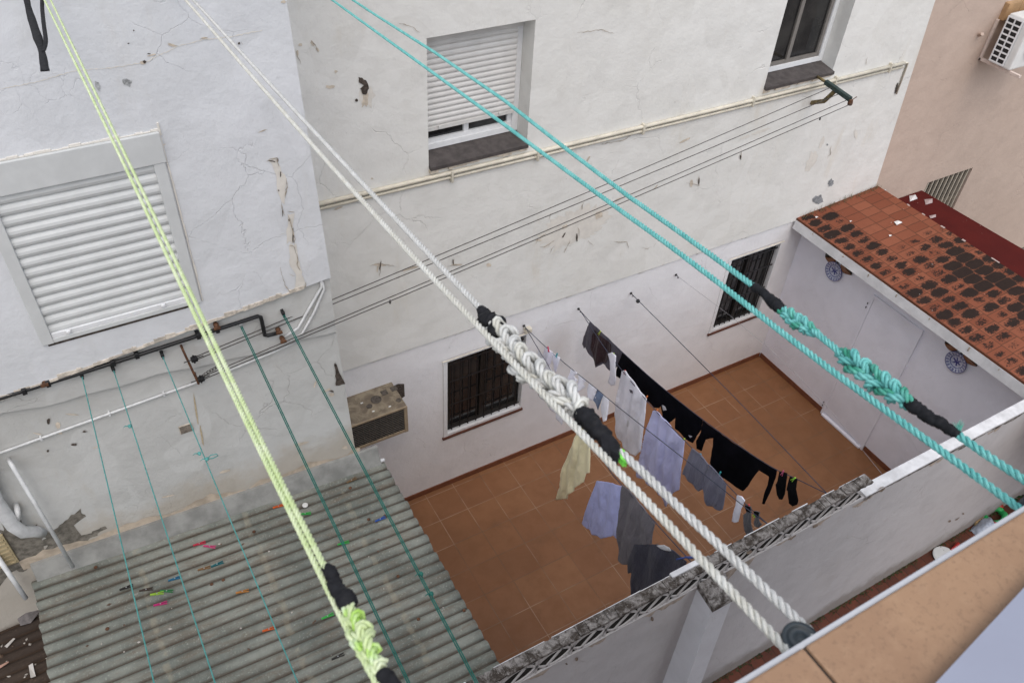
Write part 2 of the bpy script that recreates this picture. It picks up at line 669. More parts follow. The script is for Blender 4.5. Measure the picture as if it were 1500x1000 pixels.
def rope_mat(name, a, b, core=None, spec=.35):
    t = NT(name)
    n = t.noise(35, 4, .6)[0]
    c = t.mix(t.ramp(n, .35, .7), a, b)
    f = t.noise(260, 3, .6)[0]
    c = t.mix(t.ramp(f, .5, .7, 0, .4), c, sc(a, .7))
    return t.out(c, .6, t.bump(t.noise(420, 3)[0], .4, .0012), spec)


m_rw = rope_mat('white_rope_fibre', (.48, .48, .455), (.58, .58, .56))
m_rw2 = rope_mat('white_rope_yellowed', (.51, .50, .44), (.60, .60, .56))
m_rt = rope_mat('turquoise_rope_fibre', (.11, .40, .375), (.19, .51, .48))
m_rt2 = rope_mat('turquoise_rope_green_fleck', (.03, .25, .16), (.14, .45, .39))
m_rl = rope_mat('lime_rope_fibre', (.50, .60, .30), (.62, .68, .46))
m_rl2 = rope_mat('lime_rope_bright', (.36, .58, .10), (.58, .66, .48))
m_cord_t = rope_mat('teal_cord', (.07, .27, .25), (.11, .34, .32))
m_cord_g = rope_mat('dark_green_cord', (.012, .115, .09), (.02, .15, .12))
m_cord_n = rope_mat('navy_cord', (.03, .035, .06), (.05, .055, .085))
m_cord_p = rope_mat('pale_cord', (.26, .25, .27), (.32, .31, .33))
m_wire = simple('dark_wire', (.06, .055, .05), .5, .3, 30, 0)

# ------------------------------------------------------------------ main dimensions (m)
YF, YL, YN = 5.20, 4.08, 1.99        # fronts of the far wall, the left building, the near wall
XA = 7.28                            # annex wall


def wall_rects(mb, y, x0, x1, z0, z1, holes, depth, mi=0, nx=1, facing=-1):
    xs = sorted({x0, x1, *[h[0] for h in holes], *[h[1] for h in holes]})
    zs = sorted({z0, z1, *[h[2] for h in holes], *[h[3] for h in holes]})
    for i in range(len(xs) - 1):
        for j in range(len(zs) - 1):
            cx, cz = (xs[i] + xs[i + 1]) / 2, (zs[j] + zs[j + 1]) / 2
            if any(h[0] < cx < h[1] and h[2] < cz < h[3] for h in holes):
                continue
            mb.quad((xs[i], y, zs[j]), (xs[i + 1], y, zs[j]), (xs[i + 1], y, zs[j + 1]), (xs[i], y, zs[j + 1]), mi)
    for a, b, c, d in holes:
        y2 = y + depth
        mb.quad((a, y, c), (a, y2, c), (a, y2, d), (a, y, d), mi)
        mb.quad((b, y, c), (b, y, d), (b, y2, d), (b, y2, c), mi)
        mb.quad((a, y, d), (a, y2, d), (b, y2, d), (b, y, d), mi)
        mb.quad((a, y, c), (b, y, c), (b, y2, c), (a, y2, c), mi)


def blob(pts_px, plane, jit=.25, sub=3, off=.003, axis='y', seed=1):
    """a ragged flat patch on a wall: pixel outline -> polygon on the plane, edges broken up"""
    rnd = random.Random(seed)
    P = [ony(p, plane - off) if axis == 'y' else (onx(p, plane - off) if axis == 'x' else onz(p, plane + off)) for p in pts_px]
    out = []
    n = len(P)
    for i in range(n):
        a, b = P[i], P[(i + 1) % n]
        L = (b - a).length
        m_ = max(sub, int(L / .022))
        for k in range(m_):
            q = a.lerp(b, k / m_)
            c = sum(P, Vector()) / n
            q = q + (c - q) * (rnd.uniform(-jit, jit) * .45 + .22 * noise.noise((q.x * 22, q.y * 22 + seed, q.z * 22)))
            out.append(q)
    return out


def fill(mb, loop, mi=0):
    """triangulate a planar loop of 3-D points"""
    n = Vector()
    for i in range(len(loop)):
        a, b = loop[i], loop[(i + 1) % len(loop)]
        n += a.cross(b)
    n.normalize()
    u = n.orthogonal().normalized()
    v = n.cross(u)
    o = loop[0]
    pts = [Vector(((p - o).dot(u), (p - o).dot(v))) for p in loop]
    vs, es, fs, *_ = delaunay_2d_cdt(pts, [], [list(range(len(pts)))], 1, 1e-6)
    mb.add([o + u * a.x + v * a.y for a in vs], fs, mi)


def scars(name, parent, items, plane, off=.003, axis='y', mat=None):
    for i, it in enumerate(items):
        mb = MB()
        fill(mb, blob(it, plane, .3, 3, off + .0006 * (i % 4), axis, seed=i * 13 + len(items)))
        mb.build(name, mat, parent)


def cracks(name, parent, lines, plane, mat, wpx=1.1, off=.008):
    """thin ragged dark openings along the edge of lifting paint"""
    for j, L in enumerate(lines):
        r = random.Random(j * 7 + len(L))
        pts = []
        for a, b in zip(L, L[1:]):
            m = max(2, int(math.hypot(b[0] - a[0], b[1] - a[1]) / 3))
            for k in range(m):
                pts.append((a[0] + (b[0] - a[0]) * k / m + r.uniform(-.8, .8), a[1] + (b[1] - a[1]) * k / m + r.uniform(-.8, .8)))
        pts.append(L[-1])
        vs = []
        for i, p in enumerate(pts):
            q = pts[min(i + 1, len(pts) - 1)]
            p0 = pts[max(i - 1, 0)]
            dx, dy = q[0] - p0[0], q[1] - p0[1]
            d = math.hypot(dx, dy) or 1
            wd = wpx * .5 * r.uniform(.35, 1.3) * min(1, (i + .4) / 2, (len(pts) - i - .6) / 2)
            vs += [ony((p[0] - dy / d * wd, p[1] + dx / d * wd), plane - off), ony((p[0] + dy / d * wd, p[1] - dx / d * wd), plane - off)]
        a_ = MB()
        a_.add(vs, [(2 * i, 2 * i + 1, 2 * i + 3, 2 * i + 2) for i in range(len(pts) - 1)])
        a_.build(name, mat, parent)


def spot(x, y, w, h, ang=0, n=7):
    r = random.Random(int(x * 7 + y * 13))
    pts = []
    for k in range(n):
        a = 2 * math.pi * k / n
        q = r.uniform(.65, 1.15)
        dx, dy = math.cos(a) * w / 2 * q, math.sin(a) * h / 2 * q
        ca, sa = math.cos(R_(ang)), math.sin(R_(ang))
        pts.append((x + dx * ca - dy * sa, y + dx * sa + dy * ca))
    return pts


def slatpanel(mb, x0, x1, y, z0, z1, n, bulge, mi=0):
    """roller shutter: n curved slats, one continuous sheet"""
    prof = []
    hgt = (z1 - z0) / n
    for i in range(n):
        zb = z0 + i * hgt
        prof += [(y, zb), (y - bulge * .2, zb + hgt * .05), (y - bulge * .75, zb + hgt * .2), (y - bulge, zb + hgt * .45),
                 (y - bulge * .85, zb + hgt * .7), (y - bulge * .35, zb + hgt * .9), (y, zb + hgt * .97)]
    prof.append((y, z1))
    vs = []
    for yy, zz in prof:
        vs += [(x0, yy, zz), (x1, yy, zz)]
    mb.add(vs, [(2 * i, 2 * i + 1, 2 * i + 3, 2 * i + 2) for i in range(len(prof) - 1)], mi)


def frame(mb, x0, x1, z0, z1, y0, y1, wl, wr, wb, wt, mi=0, bev=.002):
    if wl:
        mb.box(x0, x0 + wl, y0, y1, z0, z1, mi, bev)
    if wr:
        mb.box(x1 - wr, x1, y0, y1, z0, z1, mi, bev)
    if wb:
        mb.box(x0 + wl, x1 - wr, y0 + .002, y1, z0, z0 + wb, mi, bev)
    if wt:
        mb.box(x0 + wl, x1 - wr, y0 + .002, y1, z1 - wt, z1, mi, bev)

# ================================================================== SETTING
g = MB()
g.quad((-120, -120, -.03), (120, -120, -.03), (120, 120, -.03), (-120, 120, -.03))
tag(g.build('ground', simple('dusty_ground', (.16, .14, .12), .95, .2, 2, .3)), kind='structure')
g = MB()
g.box(-1.2, XA, YN + .10, YF, -.028, 0)
tag(g.build('courtyard_floor', m_floor), kind='structure')
g = MB()
g.box(-6, 11, -2.19, YN, -.028, -.004)
tag(g.build('alley_floor', m_alley), kind='structure')

# ------------------------------------------------------------------ far white building
fb = empty('white_building', (4.5, YF, 0), 'cream white plastered house with shuttered windows behind the tiled courtyard', 'building')
w2 = (2.42, 3.31, 4.10, 5.13)        # shuttered upstairs window
w3 = (5.93, 6.84, 4.09, 5.16)        # open upstairs window
gl = (2.545, 3.495, .80, 1.92)       # ground floor windows
gr = (6.15, 6.965, .83, 1.97)
SEAM = 2.26
mb = MB()
wall_rects(mb, YF - .022, .2, 8.0, SEAM, 9.2, [w2, w3], .21)
# slightly leaning right edge, meeting the pink house
mb.quad((8.0, YF - .022, SEAM), (8.34, YF - .022, SEAM), (8.07, YF - .022, 4.6), (8.0, YF - .022, 9.2))
mb.quad((8.34, YF - .022, SEAM), (8.34, YF + .3, SEAM), (8.07, YF + .3, 4.6), (8.07, YF - .022, 4.6))
mb.quad((8.07, YF - .022, 4.6), (8.07, YF + .3, 4.6), (8.0, YF + .3, 9.2), (8.0, YF - .022, 9.2))
mb.quad((.2, YF - .022, SEAM), (.2, YF, SEAM), (8.34, YF, SEAM), (8.34, YF - .022, SEAM))
mb.box(.2, 8.0, YF + .35, YF + 3, SEAM, 9.25)
mb.build('upper_wall', m_upper, fb)
mb = MB()
wall_rects(mb, YF, .2, 8.6, -.02, SEAM, [gl, gr], .11)
mb.build('lower_wall', m_lower, fb)
# ragged lip of plaster along the seam
mb = MB()
x = 1.0
rs = random.Random(3)
while x < 8.0:
    x2 = x + rs.uniform(.05, .16)
    d = rs.uniform(.0, .022)
    mb.hexa([(x, YF - .014, SEAM - d), (x2, YF - .014, SEAM - d * .4), (x2, YF, SEAM - d * .4), (x, YF, SEAM - d)],
            [(x, YF - .0225, SEAM + .003), (x2, YF - .0225, SEAM + .003), (x2, YF, SEAM + .003), (x, YF, SEAM + .003)])
    x = x2
mb.build('plaster_lip', m_upper, fb)
# skirting
mb = MB()
mb.box(1.3, XA - .02, YF - .012, YF, 0.0, .075, 0, .003)
m_skirt = simple('terracotta_skirting', (.17, .060, .030), .55, .15, 9, .15)
mb.build('skirting', m_skirt, fb)


def upstairs_window(h, closed, name_label):
    x0, x1, z0, z1 = h
    wn = empty('window', ((x0 + x1) / 2, YF, z0))
    wn.parent = fb
    wn.matrix_parent_inverse = Matrix.Translation(fb.location).inverted()
    wn['label'] = name_label
    y = YF + .19
    mbx = MB()
    frame(mbx, x0 + .002, x1 - .002, z0 + .055, z1 - .002, y - .05, y + .0, .03, .055, .05, .03)
    fr = mbx.build('frame', m_white, fb)
    mbs = MB()
    # dark slate sill, sloping out
    mbs.hexa([(x0 + .003, YF - .055, z0 - .012), (x1 - .003, YF - .055, z0 - .012), (x1 - .003, y, z0 + .01), (x0 + .003, y, z0 + .01)],
             [(x0 + .003, YF - .055, z0 + .018), (x1 - .003, YF - .055, z0 + .018), (x1 - .003, y, z0 + .055), (x0 + .003, y, z0 + .055)])
    si = mbs.build('sill', m_sill_dark, fb)
    # crumbled mortar under the sill edge
    mbm = MB()
    r = random.Random(int(x0 * 10))
    xx = x0
    while xx < x1 - .02:
        x2 = min(xx + r.uniform(.03, .09), x1)
        d = r.uniform(.012, .035)
        mbm.box(xx, x2, YF - .05 + r.uniform(0, .012), YF - .02, z0 - .012 - d, z0 - .0125, 0, .003)
        xx = x2
    mo = mbm.build('sill_mortar', m_chip, fb)
    mbg = MB()
    mbg.quad((x0, y - .012, z0 + .05), (x1, y - .012, z0 + .05), (x1, y - .012, z1), (x0, y - .012, z1))
    gl_ = mbg.build('pane', m_glass, fb)
    mbf = MB()
    xm = (x0 + x1) / 2 - .03
    # sash stiles of the sliding window
    for a, b in ((x0 + .03, x0 + .065), (xm - .02, xm + .025), (x1 - .095, x1 - .055)):
        mbf.box(a, b, y - .034, y - .013, z0 + .106, z1 - .03, 0, .002)
    mbf.box(x0 + .03, x1 - .055, y - .037, y - .0125, z0 + .106, z0 + .14, 0, .002)
    sa = mbf.build('sash', m_white if closed else simple('brown_grey_sash', (.20, .185, .17), .5, .1, 20, .05), fb)
    parts = [fr, si, mo, gl_, sa]
    if closed:
        mbr = MB()
        slatpanel(mbr, x0 + .004, x1 - .055, y - .052, 4.36, z1 - .10, 15, .012)
        sh = mbr.build('roller_shutter', m_pvc2, fb)
        mbb = MB()
        mbb.box(x0 + .004, x1 - .055, y - .068, y - .045, 4.325, 4.36, 0, .003)
        mbb.box(x0 + .004, x1 - .002, y - .062, y - .045, z1 - .10, z1 - .004, 0, .003)   # header
        for xx in (x0 + .15, x1 - .2):
            mbb.box(xx, xx + .02, y - .085, y - .068, 4.345, 4.365, 0, .002)
        parts += [sh] + split('shutter_rail', mbb, m_pvc2, fb)
    for p in parts:
        p.parent = wn
        p.matrix_parent_inverse = Matrix.Identity(4)
    # world = fb * inv(fb) * (wn local) ... keep the meshes in world coordinates
    for p in parts:
        p.matrix_parent_inverse = Matrix.Translation(wn.location).inverted()
    return wn


upstairs_window(w2, True, 'recessed window with its white roller shutter nearly closed')
upstairs_window(w3, False, 'recessed window with raised shutter and dark glass')


def barred_window(h, label, bars, box=False):
    x0, x1, z0, z1 = h
    wn = empty('window', ((x0 + x1) / 2, YF, z0))
    wn.parent = fb
    wn.matrix_parent_inverse = Matrix.Translation(fb.location).inverted()
    wn['label'] = label
    inv = Matrix.Translation(wn.location).inverted()

    def put(o):
        o.parent = wn
        o.matrix_parent_inverse = inv
    a = MB()
    frame(a, x0 + .001, x1 - .001, z0 + .03, z1 - .001, YF - .010, YF + .05, .045, .016, .034, .010)
    put(a.build('frame', m_white))
    a = MB()
    a.box(x0 - .012, x1 + .012, YF - .022, YF + .1, z0 + .0, z0 + .029, 0, .004)
    put(a.build('sill', m_sill_red))
    a = MB()
    a.quad((x0, YF + .085, z0), (x1, YF + .085, z0), (x1, YF + .085, z1), (x0, YF + .085, z1))
    put(a.build('pane', m_glass))
    a = MB()
    xi0, xi1 = x0 + .06, x1 - .03
    for k in range(bars):
        xx = xi0 + (xi1 - xi0) * (k + .5) / bars
        a.box(xx - .005, xx + .005, YF + .012, YF + .025, z0 + .08, z1 - .01, 0, .002)
    for zz in (z0 + .12, z0 + (z1 - z0) * .42, z0 + (z1 - z0) * .72, z1 - .07):
        a.box(xi0, xi1, YF + .006, YF + .0118, zz - .008, zz + .008)
    put(a.build('window_bars', m_black))
    a = MB()
    # inner sash seen behind the bars
    a.box((x0 + x1) / 2 - .03, (x0 + x1) / 2 + .02, YF + .045, YF + .08, z0 + .08, z1 - .02, 0, .003)
    a.box(x0 + .06, x0 + .10, YF + .045, YF + .08, z0 + .08, z1 - .02, 0, .003)
    a.box(x0 + .06, x1 - .03, YF + .043, YF + .079, z0 + .065, z0 + .10, 0, .003)
    put(a.build('sash', simple('dark_brown_sash', (.020, .017, .015), .5, .2, 20, .05)))
    a = MB()
    a.tube([(x0 - .02, YF - .03, z1 + .035), (x1 + .0, YF - .03, z1 + .035)], .007, 6)
    if box:
        a.box(x1 - .05, x1 + .02, YF - .055, YF, z1 + .05, z1 + .10, 0, .006)
    put(a.build('awning_rod', m_trim))
    return wn


barred_window(gl, 'barred window beside the old air conditioner', 9, True)
barred_window(gr, 'barred window near the tiled annex', 9)

# hanging cord inside the left barred window is left to the glass; conduits on the wall
mb = MB()
zc = .532 * 7.5
for dz, r, yy in ((0.018, .018, YF - .040), (-.026, .014, YF - .036)):
    pts = [(.9, yy, zc + .03 + dz), (3.0, yy, zc + .012 + dz), (5.5, yy, zc - .004 + dz), (7.93, yy, zc - .008 + dz)]
    mb.tube(pts, r, 8)
for xx in (2.6, 3.4, 4.5, 5.8, 6.9, 7.7):
    mb.box(xx, xx + .02, YF - .062, YF - .02, zc - .05, zc + .05, 0, .003)
mb.build('conduit', m_trim, fb, True)
mb = MB()
p0, p1 = ony((1331, 92), YF - .035), ony((1313, 138), YF - .035)
mb.tube([(7.93, YF - .036, zc + .012), (p0.x - .01, YF - .036, p0.z), p1], [.012, .012, .009], 7)
mb.build('cable_drop', m_trim, fb, True)

scars('peeled_patch', fb, [[(531, 137), (540, 136), (538, 157), (534, 154), (530, 158), (531, 148)], spot(484, 128, 13, 6, 10), spot(440, 66, 6, 5), spot(458, 64, 5, 12, -30), spot(465, 73, 4, 10, -30),
                           spot(492, 105, 6, 6), spot(487, 127, 10, 4), spot(436, 78, 3, 9), spot(602, 393, 22, 4, -18), spot(556, 388, 20, 4, 5), spot(553, 393, 3, 14, 8),
                           spot(668, 388, 18, 3), spot(540, 283, 8, 3), spot(495, 305, 16, 3, -20), spot(878, 315, 12, 12, 20), spot(828, 332, 10, 6, -25),
                           spot(790, 352, 10, 3), spot(545, 262, 4, 3), spot(1013, 268, 5, 13, 10), spot(906, 292, 14, 3, -30),
                           spot(716, 388, 7, 6), spot(960, 275, 12, 2, -50), spot(862, 232, 10, 3, -60), spot(1003, 206, 20, 3, -25)], YF - .022, mat=m_chip)
scars('broken_plaster', fb, [[(525, 113), (533, 115), (541, 126), (538, 136), (531, 139), (528, 130), (533, 125), (526, 121)], spot(522, 147, 5, 6), spot(1313, 130, 3, 16, 15), spot(1024, 266, 2, 14, 5),
                             spot(845, 348, 3, 12), spot(826, 345, 2, 10, 30), spot(664, 384, 2, 10, -10), spot(557, 390, 2, 18, 8), spot(1085, 230, 2, 9)], YF - .022, .0065, mat=m_hole)
cracks('lifting_paint_edge', fb, [[(785, 358), (788, 350), (800, 342)], [(790, 362), (800, 361), (812, 352)], [(805, 372), (808, 364), (813, 360)], [(826, 370), (831, 362), (835, 352)],
                                  [(832, 361), (840, 358)], [(848, 346), (848, 337), (846, 332)], [(862, 352), (864, 356), (870, 360)], [(805, 322), (807, 312)], [(852, 308), (855, 296)], [(900, 354), (918, 355), (921, 364)],
                                  [(940, 362), (948, 365), (955, 361)], [(958, 362), (961, 356)], [(1006, 268), (1024, 272), (1024, 258)], [(1218, 214), (1216, 226), (1212, 233)], [(585, 398), (601, 391), (617, 390)],
                                  [(542, 389), (556, 386), (578, 390)], [(556, 406), (557, 392), (558, 380)], [(655, 390), (678, 386)], [(664, 390), (666, 379)], [(583, 34), (605, 40), (615, 48)], [(455, 58), (462, 66), (466, 78)],
                                  [(433, 72), (437, 85), (441, 95)], [(880, 212), (915, 205), (925, 197)], [(1085, 216), (1087, 232)], [(1268, 96), (1271, 84)], [(845, 48), (880, 44), (900, 50)]], YF - .022, m_crack, .8)
scars('bare_undercoat', fb, [[(790, 345), (815, 322), (845, 306), (880, 300), (895, 318), (880, 338), (850, 352), (835, 356), (812, 368), (800, 362)],
                             spot(1190, 235, 14, 42, 30), spot(1204, 208, 7, 20, 20), spot(1254, 197, 6, 16),                              spot(535, 140, 26, 40), spot(1115, 193, 30, 5, -20), spot(1092, 201, 16, 5, -20)], YF - .022, .0015, mat=m_pale)
scars('cement_repair', fb, [spot(1217, 268, 9, 11, 20), spot(1198, 293, 18, 13, -25), spot(1212, 212, 3, 4)], YF - .022, .003, mat=m_chipgrey)

# ------------------------------------------------------------------ left building
lb = empty('plastered_building', (0, YL, 0), 'blue white plastered house with wide roller shutter above corrugated roof', 'building')
LEDGE = 4.02


def lx(z):                                # its right-hand corner leans a little
    return 1.155 + (5.9 - z) * .031


q0, q1 = ony((0, 585), YL), ony((415, 432), YL)


def ledge_z(x):
    return q0.z + (q1.z - q0.z) * (x - q0.x) / (q1.x - q0.x)


mb = MB()
zl = ledge_z
hole = (ony((55, 500), YL).x + .02, ony((290, 430), YL).x, ony((150, 478), YL).z - .01, ony((120, 260), YL).z + .0)
xs = [-5.0, hole[0], hole[1], lx(5)]
# wall above the ledge with the window opening
for a, b in ((xs[0], xs[1]), (xs[2], None)):
    if b is None:
        mb.quad((a, YL, zl(a)), (lx(4), YL, zl(1.2)), (lx(9.2), YL, 9.2), (a, YL, 9.2))
    else:
        mb.quad((a, YL, zl(a)), (b, YL, zl(b)), (b, YL, 9.2), (a, YL, 9.2))
mb.quad((xs[1], YL, zl(xs[1])), (xs[2], YL, zl(xs[2])), (xs[2], YL, hole[2]), (xs[1], YL, hole[2]))
mb.quad((xs[1], YL, hole[3]), (xs[2], YL, hole[3]), (xs[2], YL, 9.2), (xs[1], YL, 9.2))
mb.quad((hole[0], YL, hole[2]), (hole[1], YL, hole[2]), (hole[1], YL + .1, hole[2]), (hole[0], YL + .1, hole[2]))
mb.quad((-5, YL, zl(-5)), (-5, YL + .05, zl(-5)), (lx(4), YL + .05, zl(1.2)), (lx(4), YL, zl(1.2)))
mb.quad((lx(4), YL, zl(1.2)), (lx(4), YL + 1.1, zl(1.2)), (lx(9.2), YL + 1.1, 9.2), (lx(9.2), YL, 9.2))
mb.quad((-5, YL, 9.2), (lx(9.2), YL, 9.2), (lx(9.2), YL + 4, 9.2), (-5, YL + 4, 9.2))
mb.build('upper_wall', m_left, lb)
mb = MB()
YB = YL + .03                              # band under the ledge
w0, w1 = ony((0, 608), YB), ony((480, 490), YB)


def wavy(x):
    return w0.z + (w1.z - w0.z) * (x - w0.x) / (w1.x - w0.x) + .012 * math.sin(x * 6 + 1) + .008 * math.sin(x * 15)


n = 60
for i in range(n):
    a = -5 + (lx(4) + 5) * i / n
    b = -5 + (lx(4) + 5) * (i + 1) / n
    mb.quad((a, YB, wavy(a)), (b, YB, wavy(b)), (b, YB, zl(b)), (a, YB, zl(a)))
    mb.quad((a, YB, wavy(a)), (a, YB + .06, wavy(a)), (b, YB + .06, wavy(b)), (b, YB, wavy(b)))
mb.quad((lx(4), YB, 3.7), (lx(4), YB + 1.1, 3.7), (lx(4), YB + 1.1, zl(1.2)), (lx(4), YB, zl(1.2)))
mb.build('wall_band', m_leftlow, lb)
mb = MB()
YW = YL + .06
mb.quad((-5, YW, -.02), (lx(-.02), YW, -.02), (lx(4.2), YW, 4.2), (-5, YW, 4.2))
mb.quad((lx(-.02), YW, -.02), (lx(-.02), YF, -.02), (lx(4.2), YF, 4.2), (lx(4.2), YW, 4.2))
mb.build('lower_wall', m_leftlow, lb)
# crumbling lip of the ledge
mb = MB()
x = -1.5
r = random.Random(5)
while x < 1.02:
    x2 = x + r.uniform(.02, .07)
    d = r.uniform(.006, .03)
    y0 = YL - r.uniform(.003, .012)
    mb.hexa([(x, y0, zl(x) - .004), (x2, y0, zl(x2) - .004), (x2, YL + .03, zl(x2) - .004), (x, YL + .03, zl(x) - .004)],
            [(x, y0 + .002, zl(x) + d), (x2, y0 + .002, zl(x2) + d * .7), (x2, YL, zl(x2) + d * .7), (x, YL, zl(x) + d)])
    x = x2
mb.build('crumbling_edge', simple('crumbled_render', (.52, .47, .40), .95, .3, 30, .6), lb)

# window with shutter
wn = empty('shutter_window', (0, YL, hole[2]))
wn.parent = lb
wn.matrix_parent_inverse = Matrix.Translation(lb.location).inverted()
inv = Matrix.Translation(wn.location).inverted()


def put(o, par=wn, iv=None):
    o.parent = par
    o.matrix_parent_inverse = iv or Matrix.Translation(par.location).inverted()
    return o


x0, x1, z0, z1 = hole
mb = MB()
frame(mb, x0 - .005, x1 + .005, z0 + .0, z1 - .003, YL - .018, YL + .05, .058, .058, .03, 0, 0, .004)
put(mb.build('frame', m_pvc))
mb = MB()
mb.box(x0 - .005, x1 + .012, YL - .022, YL + .06, z1 - .002, z1 + .165, 0, .004)
put(mb.build('shutter_box', m_pvc))
mb = MB()
slatpanel(mb, x0 + .053, x1 - .053, YL + .012, z0 + .045, z1, 14, .017)
put(mb.build('roller_shutter', m_pvc))
mb = MB()
mb.box(x0 + .054, x1 - .054, YL - .012, YL + .010, z0 + .031, z0 + .060, 0, .003)
for xx in (x0 + .14, x1 - .20):
    mb.lathe((xx, YL - .012, z0 + .055), (0, -1, 0), [(.013, 0), (.013, .012), (.008, .018)], 10)
for o in split('shutter_rail', mb, m_white):
    put(o)
# (rail and its two stoppers)
mb = MB()
r = random.Random(9)
x = x0 - .02
while x < x1 - .02:          # torn mortar line over the shutter box and dark gap below the window
    x2 = x + r.uniform(.02, .06)
    mb.box(x, x2, YL - .005 - r.uniform(0, .003), YL + .01, z1 + .166, z1 + .170 + r.uniform(0, .014), 0, .002)
    x = x2
z = z0
while z < z1 + .16:
    z2 = z + r.uniform(.03, .08)
    mb.box(x1 + .0125, x1 + .018 + r.uniform(0, .006), YL - .006, YL + .01, z, z2, 0, .002)
    z = z2
mb.build('window_mortar', m_pale, lb)
mb = MB()
mb.box(x0 + .02, x1 - .06, YL - .004, YL + .02, z0 - .022, z0 - .001)
mb.build('window_gap', m_hole, lb)

# flashing fillet along the corrugated roof
fl0, fl1 = ony((58, 830), YL), ony((515, 672), YL)
ZRL, ZRR = 2.385, 2.225                    # corrugated roof height at x=-1.05 and x=1.45


def zroof(x):
    return ZRL + (ZRR - ZRL) * (x + 1.05) / 2.5


mb = MB()
mb.hexa([(-1.03, YL - .03, zroof(-1.03) - .02), (1.44, YL - .03, zroof(1.44) - .02), (1.44, YL + .06, zroof(1.44) - .02), (-1.03, YL + .06, zroof(-1.03) - .02)],
        [(-1.03, YL + .035, fl0.z), (1.44, YL + .035, fl1.z - .02), (1.44, YL + .06, fl1.z - .02), (-1.03, YL + .06, fl0.z)])
mb.build('flashing', simple('grey_roof_flashing', (.25, .25, .235), .7, .22, 7, .2), lb)
mb = MB()
loop = []
r = random.Random(2)
N = 46
for i in range(N + 1):
    x = -1.08 + 2.38 * i / N
    loop.append(Vector((x, YW - .003, zroof(x) + .10)))
top = []
for i in range(N + 1):
    x = -1.08 + 2.38 * i / N
    top.append(Vector((x, YW - .003, zroof(x) + .205 + .06 * noise.noise((x * 4, 0, 0)) + .03 * noise.noise((x * 13, 3, 0)) + .02 * (i % 7 == 3))))
fill(mb, loop + top[::-1])
mb.build('bare_render_strip', simple('buff_bare_render', (.47, .395, .31), .95, .2, 12, .5), lb)
# cracked arris, chips, stains
scars('peeled_patch', lb, [spot(210, 92, 9, 7), spot(222, 81, 16, 3, -15), spot(250, 66, 14, 4, 15), spot(300, 56, 10, 3), spot(60, 258, 70, 5, -15),
                           spot(225, 216, 36, 5, -15), spot(160, 237, 40, 5, -14), spot(385, 192, 14, 2, -20), spot(415, 3, 8, 6)], YL, mat=m_chip)
scars('broken_plaster', lb, [spot(212, 91, 7, 6), spot(218, 79, 7, 2), spot(196, 45, 3, 3), spot(188, 64, 3, 2), spot(411, 256, 2, 10), spot(408, 279, 3, 3), spot(414, 312, 2, 14), spot(424, 322, 4, 5),
                             spot(429, 345, 2, 26), spot(398, 236, 14, 2, 10), spot(407, 235, 2, 6), spot(70, 257, 10, 3), spot(30, 265, 7, 2), spot(350, 64, 4, 4)], YL, .006, mat=m_hole)
scars('grime_patch', lb, [spot(186, 121, 18, 12, 20), spot(143, 126, 10, 18, -20)], YL, .002, mat=simple('grey_grime', (.33, .34, .34), .95, .5, 60, .3))
scars('peeled_patch', lb, [spot(85, 622, 9, 10), spot(88, 634, 8, 5), spot(105, 607, 24, 2, 4), spot(54, 635, 16, 2, 10), spot(140, 655, 14, 2, -20), spot(478, 572, 14, 3, -25), spot(486, 578, 10, 8), spot(462, 562, 3, 12, 20),
                           spot(505, 655, 12, 5), spot(440, 650, 26, 5, -14), spot(330, 690, 22, 4, -15), spot(248, 726, 20, 3, -12)], YW, mat=m_chip)
scars('broken_plaster', lb, [[(490, 527), (497, 545), (506, 562), (492, 564)], spot(71, 617, 5, 9), spot(124, 632, 7, 3), spot(108, 651, 9, 3), spot(70, 660, 4, 4), spot(486, 573, 8, 3, 20)], YW, .005, mat=m_hole)
scars('damp_stain', lb, [[(55, 790), (95, 762), (118, 745), (126, 756), (108, 770), (120, 784), (155, 770), (150, 782), (118, 800), (88, 812), (60, 800)],
                         [(0, 770), (30, 762), (60, 775), (70, 800), (45, 830), (0, 850)]], YW, .002,
      mat=simple('damp_grime', (.17, .155, .13), .95, .45, 22, .3))
scars('rust_run', lb, [spot(287, 600, 3, 44, -8), spot(296, 640, 3, 40, -10)], YW, .0025, mat=simple('rust_run', (.46, .38, .26), .95, .2, 30, .1))

scars('bare_undercoat', lb, [[(392, 234), (404, 232), (410, 246), (419, 262), (419, 285), (413, 296), (406, 280), (405, 258), (398, 240)],
                             [(422, 313), (432, 311), (429, 330), (431, 350), (430, 358), (420, 357), (419, 340), (422, 326)],
                             [(423, 360), (434, 360), (437, 380), (446, 412), (447, 420), (432, 424), (434, 402), (424, 388)]], YL, .0015, mat=m_pale)
cracks('lifting_paint_edge', lb, [[(391, 238), (396, 233), (406, 232), (408, 244)], [(412, 296), (413, 306), (418, 316)], [(421, 314), (425, 322), (428, 334), (432, 350), (431, 360)], [(424, 360), (430, 360), (435, 376), (436, 390), (441, 397)],
                                  [(411, 392), (414, 408), (421, 424), (426, 428)], [(424, 402), (432, 404)], [(410, 344), (417, 342)], [(419, 262), (420, 275), (418, 290)], [(433, 424), (447, 420), (448, 413)], [(421, 310), (432, 311)],
                                  [(246, 62), (252, 67), (262, 68)], [(293, 58), (305, 55)], [(352, 62), (356, 66)], [(380, 193), (392, 190)]], YL, m_crack, 1.3)
cracks('render_joint_line', lb, [[(0, 131), (60, 119), (108, 104), (160, 100), (212, 92), (260, 68), (300, 58), (345, 53), (385, 44)]], YL, m_pale, 1.6, .002)
